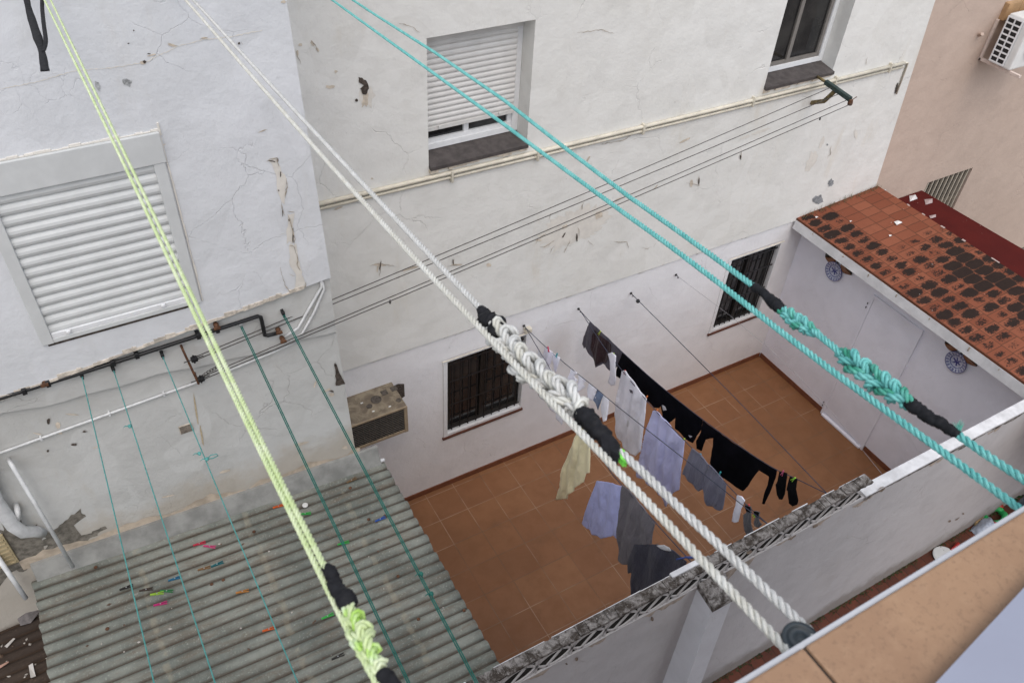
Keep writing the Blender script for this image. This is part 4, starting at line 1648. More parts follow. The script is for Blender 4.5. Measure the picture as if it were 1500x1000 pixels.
# drips under the lattice
m_drip = simple('drip_stain', (.36, .30, .25), .95, .25, 20, .2)
r = random.Random(51)
for xa, xb, dep in ((1.55, 1.75, .05), (2.05, 2.2, .09), (2.5, 2.9, .07), (3.25, 3.55, .16), (3.75, 3.95, .06), (4.15, 4.35, .07), (4.6, 4.98, .13), (5.5, 5.75, .10), (6.3, 6.5, .08)):
    up_, dn_ = [], []
    zt_ = (LZ0 if xa < 4.6 else 2.205) - .002
    N_ = max(6, int((xb - xa) / .018))
    for k in range(N_ + 1):
        x = xa + (xb - xa) * k / N_
        e = max(0.0, math.sin(math.pi * k / N_)) ** .5
        up_.append(Vector((x, YN - .0022, zt_)))
        dn_.append(Vector((x, YN - .0022, zt_ - .004 - max(0, dep * e * (.45 + 1.0 * noise.noise((x * 14, xa, 0)) + r.uniform(-.15, .15))))))
    mb = MB()
    fill(mb, up_ + dn_[::-1])
    mb.build('drip_stain', m_drip, nw)
# moss along the foot of the wall
mb = MB()
r = random.Random(31)
for k in range(1700):
    x = r.uniform(2.2, 9.0)
    if noise.noise((x * 2.3, 0, 0)) + noise.noise((x * 7, 4, 0)) * .5 < -.18:
        continue
    y = YN - abs(r.gauss(0, .020))
    z = max(0, r.gauss(.004, .008))
    s_ = r.uniform(.006, .017)
    a = r.uniform(0, 6.28)
    d1 = Vector((math.cos(a), math.sin(a), r.uniform(-.2, .9))) * s_
    d2 = Vector((-math.sin(a), math.cos(a), r.uniform(-.2, .9))) * s_ * .6
    p = Vector((x, y, z))
    mb.add([p, p + d1, p + d1 + d2, p + d2], [(0, 1, 2, 3)])
tag(mb.build('moss', simple('moss', (.045, .060, .022), .95, .5, 25, 0)), 'moss and dirt along the foot of the grey wall', 'moss', kind='stuff')

# end wall of the alley
mb = MB()
mb.box(8.75, 8.9, .2, YN - .001, -.02, 1.6)
tag(mb.build('alley_end_wall', m_annex), 'pale lilac wall closing the end of the narrow alley', 'wall')

# ------------------------------------------------------------------ corrugated roofs
PITCHY, AMP = .0865, .0200


def corrugated(name, mat, x0, x1, y0, y1, zf, nx, jag=.0):
    n = int((y1 - y0) / PITCHY * 10)
    r = random.Random(int(x0 * 100))
    vs, fs = [], []
    for i in range(nx + 1):
        for j in range(n + 1):
            y = y0 + (y1 - y0) * j / n
            x = x0 + (x1 - x0) * i / nx
            c = abs(math.cos(math.pi * y / PITCHY))
            z = zf(x) + AMP * (2 * c ** .75 - 1) + .006 * noise.noise((x * 2, y * 2, 1))
            if i in (0, nx) and jag:
                x += jag * noise.noise((y * 9, i, 0))
            vs.append((x, y, z))
    for i in range(nx):
        for j in range(n):
            fs.append((i * (n + 1) + j, (i + 1) * (n + 1) + j, (i + 1) * (n + 1) + j + 1, i * (n + 1) + j + 1))
    a = MB()
    a.add(vs, fs)
    return a.build(name, mat, None, True, .006)


cr = corrugated('corrugated_roof', m_sheet, -1.06, 1.47, YN + .13, YL + .02, lambda x: zroof(x) - .003, 26, .012)
tag(cr, 'weathered grey corrugated roof sheet strewn with fallen pegs', 'roof')
lr = corrugated('low_corrugated_roof', m_sheet_dark, -3.2, -.98, YN + .13, YL + .04, lambda x: 1.98 + .03 * (x + 1), 16, .012)
tag(lr, 'dark brown dirty corrugated roof lying lower at the left edge', 'roof')
mb = MB()
mb.box(-1.0, 1.40, YN + .12, YN + .2, .0, 2.1)
mb.box(-1.0, -.9, YN + .2, YL, .0, 2.14)
mb.box(1.33, 1.40, YN + .2, YL + .05, .0, 2.12)
tag(mb.build('shed_wall', m_leftlow), 'hidden white shed walls under the corrugated roof', 'wall')


def zsheet(x, y):
    return zroof(x) + AMP


# screw heads
mb = MB()
r = random.Random(6)
for px, py in ((310, 855), (140, 830), (157, 920), (327, 849), (583, 843), (613, 906), (513, 714), (680, 893), (540, 760), (418, 741), (372, 778)):
    q = onz((px, py), 2.3)
    q = onz((px, py), zsheet(q.x, q.y))
    mb.lathe((q.x, q.y, q.z - .004), (0, 0, 1), [(.013, 0), (.012, .004), (.006, .010), (.003, .012)], 8)
o = mb.build('roof_screws', m_rust, None, True)
o.parent = cr
# cement lumps and grit
mb = MB()
for k in range(300):
    low = k < 240
    x = r.uniform(-2.0, -1.08) if low else r.uniform(-1.0, 1.4)
    y = r.uniform(2.3, 4.0)
    z = (1.985 + .03 * (x + 1) + AMP * .8) if low else zsheet(x, y) - .004
    s_ = r.uniform(.003, .011) * (1.7 if low and r.random() < .2 else 1)
    a = r.uniform(0, 3.14)
    d1 = Vector((math.cos(a), math.sin(a), 0)) * s_ * r.uniform(.8, 2.2)
    d2 = Vector((-math.sin(a), math.cos(a), 0)) * s_
    p = Vector((x, y, z))
    mb.add([p - d1, p - d2, p + d1, p + d2, p + Vector((0, 0, s_ * .8))], [(0, 1, 4), (1, 2, 4), (2, 3, 4), (3, 0, 4)], 0 if r.random() < (.55 if low else .4) else 1)
tag(mb.build('roof_grit', [simple('pale_grit', (.40, .37, .33), .9, .3, 50, 0), simple('brown_grit', (.10, .065, .045), .9, .3, 50, 0)]), 'small grit and crumbs scattered on the corrugated roofs', 'litter', kind='stuff')
# plastic scrap on the low roof
mb = MB()
pts = [onz(p, 2.01) for p in ((25, 905), (32, 880), (50, 878), (60, 893), (45, 912), (30, 916))]
c0 = sum(pts, Vector()) / 6 + Vector((0, 0, .03))
mb.add(pts + [c0], [(i, (i + 1) % 6, 6) for i in range(6)])
tag(mb.build('plastic_bag', simple('grey_plastic_bag', (.14, .13, .13), .5, .3, 30, .5), None, True), 'crumpled grey plastic bag on the dark low roof', 'bag')
for i, (px, py, s_, ang, lab) in enumerate(((15, 941, .035, .6, 'white slip of litter on the low dark roof, farther from the wall'), (47, 982, .05, 1.6, 'long pale slip of litter at the bottom of the low dark roof'), (6, 973, .03, .2, 'pale reddish scrap at the left edge of the low dark roof'))):
    q = onz((px, py), 2.005)
    d1, d2 = Vector((math.cos(ang), math.sin(ang), 0)) * s_, Vector((-math.sin(ang), math.cos(ang), 0)) * s_ * .28
    mb = MB()
    mb.add([q - d1 - d2, q + d1 - d2 + Vector((0, 0, .008)), q + d1 + d2, q - d1 + d2 + Vector((0, 0, .006))], [(0, 1, 2, 3)])
    tag(mb.build('litter_slip', simple('litter_paper', (.50, .48, .45) if i < 2 else (.42, .26, .2), .9, .15), None, False, .002), lab, 'litter', 'litter on the low dark roof')


# ------------------------------------------------------------------ clothes pegs
peg_mats = {}


def peg_mat(c):
    if c not in peg_mats:
        peg_mats[c] = simple('peg_plastic', c, .4, .08, 30, .05)
    return peg_mats[c]


def make_peg(loc, direction, up, col, label, group, L=.075):
    t = empty('clothes_peg', loc)
    u = Vector(direction).normalized()
    n = Vector(up)
    n = (n - u * n.dot(u)).normalized()
    v = n.cross(u)
    for sgn in (1, -1):
        a = MB()
        prof = [(-.5, .004, .0065), (-.38, .0028, .0062), (-.1, .006, .006), (.1, .0075, .006), (.5, .013, .0052)]
        rows = []
        for s_, gap, th in prof:
            c_ = u * (L * s_) + v * sgn * gap * .6
            rows.append([c_ + v * sgn * th * .5 + n * .0045, c_ + v * sgn * th * .5 - n * .0045, c_ - v * sgn * th * .3 - n * .0045, c_ - v * sgn * th * .3 + n * .0045])
        vs = [p for rw in rows for p in rw]
        fs = [(0, 1, 2, 3), (16, 19, 18, 17)]
        for i in range(4):
            for k in range(4):
                fs.append((i * 4 + k, i * 4 + (k + 1) % 4, (i + 1) * 4 + (k + 1) % 4, (i + 1) * 4 + k))
        a.add(vs, fs)
        o = a.build('jaw', peg_mat(col))
        fixn(o)
        o.parent = t
    a = MB()
    a.lathe(-n * .006, n, [(.0045, 0), (.0045, .012)], 8)
    o = a.build('spring', m_steel)
    o.parent = t
    return tag(t, label, 'clothes peg', group)


RED, PINK, TEAL, BRN, DRK, LIME = (.45, .03, .06), (.50, .05, .16), (.01, .12, .14), (.20, .11, .05), (.025, .022, .02), (.25, .42, .04)
MAG, BLU, ORA, ORR, GRN, NAVY = (.42, .02, .14), (.015, .12, .22), (.40, .17, .04), (.55, .10, .02), (.03, .30, .05), (.02, .08, .32)
fallen = [((292, 796), RED, 70, 'red peg lying on the corrugated roof beside a pink one'), ((307, 800), PINK, 45, 'pink peg next to the red peg on the corrugated roof'),
          ((318, 826), TEAL, 72, 'dark teal peg on the roof touching a brown peg'), ((299, 832), BRN, 72, 'brown wooden peg on the roof touching a dark teal peg'),
          ((185, 860), DRK, 72, 'black peg on the roof, leftmost of all fallen pegs'), ((214, 863), (.05, .035, .028), 60, 'dark brown peg on the roof between black and lime pegs'),
          ((230, 869), LIME, 65, 'lime peg on the roof above the magenta peg'), ((244, 865), (.02, .16, .05), 45, 'dark green peg crossing the lime peg on the roof'),
          ((235, 884), MAG, 70, 'magenta peg on the roof just below the lime peg'), ((256, 847), BLU, 70, 'petrol blue peg on the roof near a teal cord'),
          ((355, 866), ORA, 68, 'light orange wooden peg in the middle of the corrugated roof'), ((394, 921), ORR, 72, 'orange red peg low on the corrugated roof'),
          ((408, 741), ORR, 70, 'orange red peg near the wall flashing on the roof'), ((480, 902), (.04, .38, .06), 68, 'bright green peg on the roof left of the lime rope knot'),
          ((447, 752), GRN, 60, 'green peg on the roof beside a round white cap'), ((503, 795), GRN, 70, 'green peg on the roof under a dark green cord'),
          ((557, 760), NAVY, 74, 'blue peg on the roof near the right sheet edge'), ((515, 703), (.16, .10, .05), 75, 'brown wooden peg by the flashing at the roof corner'),
          ((495, 961), DRK, 72, 'black peg with pale end low on the roof, right of the lime rope')]
xd = Vector((1, 0, 0))
for (px, py), col, ang, lab in fallen:
    q = onz((px, py), 2.3)
    q = onz((px, py), zsheet(q.x, q.y) + .006)
    a = R_(ang - 72 + random.uniform(-8, 8))
    make_peg(q, (math.cos(a), math.sin(a), -.06), (0, 0, 1), col, lab, 'pegs fallen on the corrugated roof', .085)
q = onz((447, 740), zsheet(.6, 3.6) + .001)
mb = MB()
mb.lathe(q, (0, 0, 1), [(.021, 0), (.021, .008), (.016, .011), (.006, .0112)], 18)
tag(mb.build('bottle_cap', simple('white_cap_plastic', (.6, .6, .57), .5, .05), None, False), 'round white cap lying beside a green peg on the roof', 'cap')
mb = MB()
t0_, t1_ = onz((541, 679), zroof(1.35) + .035), onz((563, 673), zroof(1.45) + .035)
mb.tube([t0_, t1_], .014, 10)
tag(mb.build('white_tube', m_whitepipe, None, True), 'short white tube resting on the corner of the corrugated roof', 'tube')


# ------------------------------------------------------------------ ropes
def resample(pts, step):
    pts = [Vector(p) for p in pts]
    out = [pts[0].copy()]
    acc = 0.0
    for a, b in zip(pts, pts[1:]):
        L = (b - a).length
        d = step - acc
        while d <= L:
            out.append(a.lerp(b, d / L))
            d += step
        acc = L - (d - step)
    return out


def smooth(pts, it=2):
    pts = [Vector(p) for p in pts]
    for _ in range(it):
        q = [pts[0]]
        for a, b in zip(pts, pts[1:]):
            q += [a.lerp(b, .25), a.lerp(b, .75)]
        q.append(pts[-1])
        pts = q
    return pts


def frames(pts):
    out = []
    u = None
    for i, p in enumerate(pts):
        t = pts[min(i + 1, len(pts) - 1)] - pts[max(i - 1, 0)]
        t.normalize()
        if u is None:
            u = t.orthogonal().normalized()
        u = u - t * u.dot(t)
        if u.length < 1e-5:
            u = t.orthogonal()
        u.normalize()
        out.append((p, t, u, t.cross(u)))
    return out


def rope(mb, path, r, lay=None, mi=0, sides=6, per=9, n=3):
    """laid rope: n strands twisted round each other"""
    lay = lay or r * 5.9
    pts = resample(path, lay / per)
    if len(pts) < 3:
        return
    fr = frames(pts)
    for k in range(n):
        s = []
        for i, (p, t, u, v) in enumerate(fr):
            a = 2 * math.pi * (i / per + k / n)
            s.append(p + (u * math.cos(a) + v * math.sin(a)) * r * .60)
        mb.tube(s, r * .50, sides, mi)


def braid(mb, path, R, rs, period, mi=(0,), flat=.55, bulge=None, seed=1, twist=True):
    """rope ends worked back and forth into a chain of knots"""
    step = period / 22
    pts = resample(path, step)
    fr = frames(pts)
    rnd = random.Random(seed)
    N = len(fr)
    for k in range(3):
        s = []
        for i, (p, t, u, v) in enumerate(fr):
            ph = 2 * math.pi * (i * step / period + k / 3)
            m = 1.0
            if bulge:
                m = 1 - bulge[1] + bulge[1] * 2 * abs(math.sin(math.pi * i * step / bulge[0]))
            e = min(1, i / 12, (N - 1 - i) / 12)
            m *= .35 + .65 * e
            j = .16 * noise.noise((i * .09, k * 5, seed))
            s.append(p + u * R * m * (math.sin(ph) + j) + v * R * m * flat * (math.sin(2 * ph) + j) + t * period * .10 * math.sin(2 * ph + k))
        if twist:
            rope(mb, smooth(s, 1), rs, rs * 6.5, mi[k % len(mi)], 6, 8)
        else:
            mb.tube(s, rs, 7, mi[k % len(mi)])


def tape(name, path, radii, parent, seed=1, mat=None):
    """cloth tape wound round the rope: uneven tube with winding ridges"""
    pts = resample(smooth(path, 2), .002)
    N = len(pts)
    rr = []
    for i in range(N):
        f = i / (N - 1) * (len(radii) - 1)
        k = min(int(f), len(radii) - 2)
        base = radii[k] + (radii[k + 1] - radii[k]) * (f - k)
        e = min(1.0, (i + .6) / 2.0, (N - i - .4) / 2.0)
        rr.append(base * (1 + .13 * ((i * .095 + seed) % 1.0 - .5) + .26 * noise.noise((i * .075, seed, 0))) * (.72 + .28 * e))
    pts = [p + Vector((noise.noise((i * .08, seed, 5)), 0, noise.noise((i * .08, seed, 9)))) * rr[i] * .35 for i, p in enumerate(pts)]
    a = MB()
    a.tube(pts, rr, 14)
    mr = sum(rr) / len(rr)
    for i in range(len(pts)):
        for k in range(14):
            v = Vector(a.v[i * 14 + k])
            d = v - pts[i]
            wr_ = noise.noise(v * (1.6 / mr) + Vector((seed, 0, 0))) * .22 + noise.noise(v * (4.5 / mr)) * .10
            wr_ += .09 * (((i / 9.0 + k / 14.0) % 1.0) - .5)
            a.v[i * 14 + k] = tuple(pts[i] + d * (1 + wr_))
    o = a.build(name, mat or m_tape, None, True)
    o.parent = parent
    o.matrix_parent_inverse = Matrix.Translation(parent.location).inverted()
    return o


ZC = 6.75                                   # top of our parapet
YE = onz((1300, 868), ZC).y                 # its outer edge


def hook(parent, P, wall_dir, mat=None):
    a = MB()
    d = Vector(wall_dir)
    a.tube([P + d * .10, P + d * .02, P, P + Vector((0, 0, -.012)), P + Vector((0, 0, -.02)) + d * .012], .004, 6)
    o = a.build('eye_hook', mat or m_steel, None, True)
    put(o, parent)


def extend(A, B, y):
    t = (y - B.y) / (A.y - B.y)
    return B + (A - B) * t


def rope_pair(kind, farA, farB, yA, nearA, nearB, yend):
    """two strands, each given as photo pixels at the far (y=yA) and near (parapet edge) ends"""
    res = []
    for f, n_ in ((farA, nearA), (farB, nearB)):
        A = ony(f, yA)
        B = onz(n_, ZC - .05)
        res.append((extend(A, B, yend), A, B))
    return res


# white pair ------------------------------------------------------------
(WU, WV) = rope_pair('w', (283, 0), (272, 0), 3.6, (1193, 932), (1149, 948), YL)
wr = empty('white_clothesline', WU[2], 'thick white twisted rope line with long white knots and black tape', 'clothesline')


def along(pxs, chord):
    return [nearline(p, chord[1], chord[2]) for p in pxs]


mb = MB()
up = along([(283, 0), (398, 126), (590, 332), (704, 452)], WU)
rope(mb, smooth([WU[0]] + up, 1), .0055)
put(mb.build('upper_strand', m_rw), wr)
kn = along([(712, 472), (735, 492), (752, 515), (770, 537), (790, 552), (806, 566), (828, 580), (846, 592), (851, 612)], WU)
mb = MB()
braid(mb, smooth(kn, 2), .0165, .0070, .082, (0, 1, 0), .85, (.10, .22), 3)
put(mb.build('knot_chain', [m_rw, m_rw2], None, True), wr)
tape('tape_wrap', along([(703, 452), (716, 470), (726, 484), (735, 490)], WU), [.0085, .013, .020, .016], wr, 2)
tp = along([(848, 603), (862, 614), (878, 633), (893, 651), (906, 668)], WU)
tape('tape_wrap', tp, [.012, .014, .013, .0125, .0095], wr, 5)
mb = MB()
P = along([(880, 638), (882, 654), (888, 665), (896, 672), (903, 681), (908, 667), (904, 654), (893, 640)], WU)
P = [p + (EYE - p).normalized() * (.012 + .003 * (i % 3)) for i, p in enumerate(P)]
pc_ = sum(P, Vector()) / len(P) + (EYE - P[0]).normalized() * .004
mb.add(P + [pc_], [(i, (i + 1) % len(P), len(P)) for i in range(len(P))])
put(mb.build('tape_tail', m_tape, None, False, .002), wr)
mb = MB()
lo_ = along([(903, 660), (918, 668), (1000, 748), (1100, 842), (1193, 932)], WU)
rope(mb, smooth(lo_ + [WU[2] + (WU[2] - WU[1]).normalized() * .012], 1), .0057)
put(mb.build('lower_strand', m_rw), wr)
mb = MB()
tuft = along([(900, 655), (909, 666), (916, 676)], WU)
for k in range(60):
    d = Vector((random.uniform(-1, 1), random.uniform(-1, 1), random.uniform(-1, 1))) * .006
    mb.tube([tuft[0] + d * .5, tuft[1] + d * .95, tuft[2] + d * .85], [.0016, .0013, .0005], 4)
put(mb.build('green_rope_end', simple('bright_green_fibre', (.22, .75, .10), .6, .2, 90, 0)), wr)
mb = MB()
lv = along([(272, 0), (400, 147), (565, 333), (716, 494), (838, 620), (902, 686), (1000, 790), (1149, 948)], WV)
rope(mb, smooth([WV[0]] + lv + [WV[2] + (WV[2] - WV[1]).normalized() * .012], 1), .0055)
put(mb.build('return_strand', m_rw2), wr)
hook(wr, WU[0].lerp(WV[0], .5), (0, 1, 0))
for q in (1, 0):
    P = (WU[2].lerp(WV[2], .5) if q else WU[0].lerp(WV[0], .5))
    mb = MB()
    cc = P + ((WU[2] - WU[1])* 0 if q else Vector((0, -.02, 0)))
    rad = (WU[2] - WV[2]).length / 2 * 1.0 if q else .02
    mb.lathe(cc + Vector((0, 0, -.009)), (0, 0, 1), [(rad * 1.06, 0), (rad * 1.06, .002), (rad * .7, .0065), (rad * .7, .0095), (rad * 1.06, .014), (rad * 1.06, .016), (rad * .8, .0162), (rad * .75, .014), (rad * .3, .0142), (rad * .28, .018), (rad * .01, .018)], 28)
    put(mb.build('pulley_wheel', simple('grey_pulley_plastic', (.035, .045, .05), .4, .15, 30, .1), None, True), wr)

# turquoise pair ---------------------------------------------------------
(TU, TV) = rope_pair('t', (515, 0), (486, 0), 4.1, (1506, 706), (1490, 742), YF - .03)
tr = empty('turquoise_clothesline', TU[2], 'thick turquoise twisted rope line with green knots and black tape', 'clothesline')
mb = MB()
rope(mb, smooth([TU[0]] + along([(515, 0), (700, 117), (900, 273), (1000, 343), (1104, 419)], TU), 1), .0054)
put(mb.build('upper_strand', m_rt), tr)
tape('tape_wrap', along([(1101, 415), (1118, 430), (1132, 441), (1146, 456)], TU), [.0062, .0080, .0098, .0100], tr, 1)
mb = MB()
k1 = along([(1145, 455), (1158, 463), (1172, 474), (1184, 481), (1197, 489)], TU)
braid(mb, smooth(k1, 2), .0100, .0054, .050, (0, 1, 0), .8, (.03, .12), 4)
md_ = along([(1192, 484), (1206, 496), (1220, 507), (1236, 521)], TU)
for dx in (-.0045, .0045):
    rope(mb, smooth([p + Vector((dx, 0, -dx * .6)) for p in md_], 1), .0046, None, 0)
k2 = along([(1232, 518), (1250, 530), (1268, 546), (1286, 558), (1302, 570), (1318, 580), (1333, 590)], TU)
braid(mb, smooth(k2, 2), .0128, .0060, .064, (0, 0, 1), .8, (.055, .16), 6)
put(mb.build('knot_chain', [m_rt, m_rt2], None, True), tr)
tape('tape_wrap', along([(1330, 588), (1352, 604), (1376, 621), (1406, 637)], TU), [.0105, .0092, .0085, .0062], tr, 7)
mb = MB()
rope(mb, smooth(along([(1400, 634), (1452, 671), (1506, 706), (1545, 733)], TU), 1), .0057)
put(mb.build('lower_strand', m_rt), tr)
mb = MB()
tf = along([(1404, 632), (1404, 620)], TU)
for k in range(40):
    d = Vector((random.uniform(-1, 1), random.uniform(-1, 1), random.uniform(-.6, .6))) * .005
    mb.tube([tf[0] + d * .4, tf[0].lerp(tf[1], .6) + d * .8, tf[1] + d * 1.2 + Vector((0, 0, random.uniform(-.004, .002)))], [.0005, .0004, .0002], 3)
put(mb.build('frayed_end', m_rt2), tr)
mb = MB()
rope(mb, smooth([TV[0]] + along([(486, 0), (700, 154), (900, 302), (1000, 373), (1197, 527), (1309, 609), (1394, 671), (1490, 742)], TV) + [TV[2] + (TV[2] - TV[1]).normalized() * .03], 1), .0053)
put(mb.build('return_strand', m_rt2 if False else m_rt), tr)
hook(tr, TU[0].lerp(TV[0], .5), (0, 1, 0))
mb = MB()
cc = TU[2].lerp(TV[2], .5) + (TU[2] - TU[1]).normalized() * .03
rad = (TU[2] - TV[2]).length / 2
mb.lathe(cc + Vector((0, 0, -.008)), (0, 0, 1), [(rad * 1.05, 0), (rad * .7, .006), (rad * .7, .009), (rad * 1.05, .015), (rad * .4, .0155)], 24)
put(mb.build('pulley_wheel', simple('dark_pulley_plastic', (.03, .03, .05), .4, .15, 30, .1), None, True), tr)

# lime pair ----------------------------------------------------------------
(LU, LV) = rope_pair('l', (74, 0), (65, 0), 3.6, (572, 1018), (566, 1020), YL)
lm = empty('lime_clothesline', LU[2], 'thick lime green rope line knotted and taped above the corrugated roof', 'clothesline')
mb = MB()
rope(mb, smooth([LU[0]] + along([(74, 0), (190, 240), (304, 480), (400, 682), (478, 834)], LU), 1), .0035, .024)
put(mb.build('upper_strand', m_rl), lm)
tape('tape_wrap', along([(476, 829), (487, 848), (500, 868), (511, 892)], LU), [.0058, .0080, .0095, .0115], lm, 3)
mb = MB()
k3 = along([(511, 890), (519, 905), (526, 922), (534, 940), (543, 958), (552, 974), (560, 992)], LU)
braid(mb, smooth(k3, 2), .0088, .0052, .046, (0, 1, 0), .8, (.06, .12), 2)
put(mb.build('knot_chain', [m_rl, m_rl2], None, True), lm)
tape('tape_wrap', along([(559, 985), (572, 1006), (586, 1030), (600, 1060)], LU), [.0095, .0095, .009, .006], lm, 8)
mb = MB()
rope(mb, smooth([LV[0]] + along([(65, 0), (182, 240), (294, 480), (392, 682), (466, 834), (509, 922), (556, 1008), (600, 1095)], LV), 1), .0035, .024)
put(mb.build('return_strand', m_rl), lm)
hook(lm, LU[0].lerp(LV[0], .5), (0, 1, 0))
# black tape tail dangling from the lime line
tp = [nearline(p, LU[1], LU[2]) for p in ((33, -40), (39, 4), (52, 46), (61, 72), (66, 104))]
bt = empty('black_tape_strip', tp[0], 'limp black cloth strip dangling beside the lime rope, top left', 'strip')
mb = MB()
for i in range(4):
    pass
path = smooth(tp, 2)
vs = []
for i, p in enumerate(path):
    wd = .018 * (1 - .35 * abs(i / (len(path) - 1) - .5)) * (.8 + .3 * noise.noise((i * .4, 2, 0)))
    tw = .5 * math.sin(i * .35)
    vs += [p + Vector((-wd * math.cos(tw), wd * math.sin(tw), 0)), p + Vector((wd * math.cos(tw), -wd * math.sin(tw), 0))]
mb.add(vs, [(2 * i, 2 * i + 1, 2 * i + 3, 2 * i + 2) for i in range(len(path) - 1)])
put(mb.build('main_strip', m_tape, None, True, .004), bt)
mb = MB()
tp2 = smooth([nearline(p, LU[1], LU[2]) for p in ((64, -40), (61, 4), (64, 36), (68, 62), (64, 75))], 2)
vs = []
for i, p in enumerate(tp2):
    vs += [p + Vector((-.007, 0, 0)), p + Vector((.007, .003, 0))]
mb.add(vs, [(2 * i, 2 * i + 1, 2 * i + 3, 2 * i + 2) for i in range(len(tp2) - 1)])
put(mb.build('thin_strip', m_tape, None, True, .003), bt)

# ------------------------------------------------------------------ thin teal lines over the corrugated roof
teal = [((120, 550), (225, 1000), m_cord_t, .0042, [(None)], 'leftmost thin teal cord over the corrugated roof'),
        ((166, 541), (315, 1000), m_cord_t, .0042, None, 'thin teal cord with a knot near its wall hook'),
        ((238, 521), (437, 1000), m_cord_t, .0042, None, 'thin teal cord with a looped knot halfway down'),
        ((353, 477), (600, 1000), m_cord_g, .0048, None, 'dark green cord passing just right of the lime rope'),
        ((415, 460), (700, 1000), m_cord_g, .0048, None, 'rightmost dark green cord, knotted near the sheet edge')]
for i, (a, b, mt, rr, _, lab) in enumerate(teal):
    A = ony(a, YB - .03)
    B = onz(b, A.z)
    E_ = extend(B, A, YE - .02) if False else A + (B - A) * ((A.y - (YE + .02)) / (A.y - B.y))
    t = empty('cord_line', A, lab, 'clothesline', 'thin cord lines over the corrugated roof')
    mb = MB()
    pts = [A.lerp(E_, k / 10) + Vector((0, 0, -.02 * math.sin(math.pi * k / 10))) for k in range(11)]
    if i < 3:
        rope(mb, pts, rr * .8, None, 0, 4, 6)
    else:
        for dx in (-.004, .004):
            rope(mb, [p + Vector((dx, 0, dx * .4)) for p in pts], rr * .72, None, 0, 4, 6)
    kp = {1: [(190, 624)], 2: [(292, 664), (303, 672)], 4: [(617, 840), (632, 869)]}.get(i, [])
    for px in kp:
        q = nearline(px, A, E_)
        mb.lathe(q + Vector((0, .012, 0)), (E_ - A), [(.003, 0), (.010, .006), (.011, .013), (.008, .019), (.003, .026)], 8)
        mb.tube([q, q + Vector((-.02, 0, .012)), q + Vector((-.034, 0, .004))], [.003, .003, .001], 5)
    if i == 2:
        q = nearline((303, 672), A, E_)
        mb.tube([q, q + Vector((.025, .006, .012)), q + Vector((.055, .004, .006)), q + Vector((.06, 0, -.004)), q + Vector((.03, -.004, -.006)), q], .003, 5)
    put(mb.build('cord', mt, None, True), t)
    mb = MB()
    mb.tube([A + Vector((0, .06, 0)), A + Vector((0, .0, .004)), A + Vector((0, -.012, -.012)), A + Vector((0, .006, -.03))], .006, 6)
    mb.box(A.x - .010, A.x + .010, A.y - .012, A.y + .03, A.z - .004, A.z + .020, 0, .003)
    put(mb.build('wall_hook', m_black if i != 3 else m_steel, None, True), t)

# ------------------------------------------------------------------ T bracket and wires on the far wall
tb = empty('wire_bracket', ony((1195, 150), YF - .02), 'dark green iron T bracket holding wires below the open window', 'wire bracket')
B0, B1 = Vector((6.56, 5.0, 4.115)), Vector((6.435, 4.58, 4.15))
mb = MB()
mb.hexa([B0 + Vector((-.02, 0, -.02)), B0 + Vector((.02, 0, -.02)), B0 + Vector((.02, 0, .02)), B0 + Vector((-.02, 0, .02))],
        [B1 + Vector((-.02, 0, -.02)), B1 + Vector((.02, 0, -.02)), B1 + Vector((.02, 0, .02)), B1 + Vector((-.02, 0, .02))])
put(fixn(mb.build('crossbar', simple('dark_green_iron', (.012, .035, .032), .5, .3, 30, .2))), tb)
mid = B0.lerp(B1, .45)
arm0 = ony((1190, 152), YF - .03)
mb = MB()
mb.tube([arm0 + Vector((0, .02, 0)), arm0.lerp(mid, .35) + Vector((-.0, -.05, .0)), mid], .022, 8)
mb.tube([B0, Vector((B0.x + .05, YF - .03, B0.z - .02))], .014, 7)
put(mb.build('arm', simple('ochre_stained_iron', (.16, .12, .05), .7, .5, 14, .3), None, True), tb)
mb = MB()
mb.lathe(B1 + Vector((0, -.01, -.05)), (0, 0, 1), [(.02, 0), (.024, .02), (.018, .05)], 10)
mb.tube([B1 + Vector((-.02, 0, -.03)), B1 + Vector((.08, 0, .01))], .004, 5)
put(mb.build('wire_clamp', m_rust), tb)
for nm, A, Bp in (('upper', CL1, [mid + Vector((-.02, .05, .005)), mid + Vector((-.01, -.06, -.01))]), ('lower', CL2, [B1 + Vector((0, .03, -.02)), B1 + Vector((0, -.03, -.03))])):
    for j, E_ in enumerate(Bp):
        mb = MB()
        S0 = A + Vector((0, 0, .012 if j == 0 else -.012))
        pts = [S0.lerp(E_, k / 14) + Vector((0, 0, -.015 * math.sin(math.pi * k / 14))) for k in range(15)]
        mb.tube(pts, .0036, 5)
        if nm == 'lower' and j == 1:
            for t_ in (.215, .93):
                q = S0.lerp(E_, t_)
                mb.lathe(q + Vector((0, 0, -.03)), (0, 0, 1), [(.006, 0), (.009, .012), (.005, .03)], 6)
        lab = {('upper', 0): 'topmost of four thin dark wires from rusty rod to T bracket', ('upper', 1): 'second from top of four thin dark wires to T bracket',
               ('lower', 0): 'third from top of four thin dark wires to T bracket', ('lower', 1): 'lowest of four thin dark wires, ending at bracket tip'}[(nm, j)]
        tag(mb.build('steel_wire', m_wire, None, True), lab, 'wire', 'wires stretched across the white walls')
# chain of wire twists near the left anchor
mb = MB()
c0 = CL2 + Vector((.02, 0, .02))
for k in range(6):
    q = c0 + Vector((.018 * k, 0, .013 * k * .6))
    mb.tube([q + Vector((.013 * math.cos(t * .8 + k), .004 * math.sin(k), .009 * math.sin(t * .8 + k))) for t in range(9)], .0028, 5)
put(mb.build('wire_twist', m_wire, None, True), anchor)

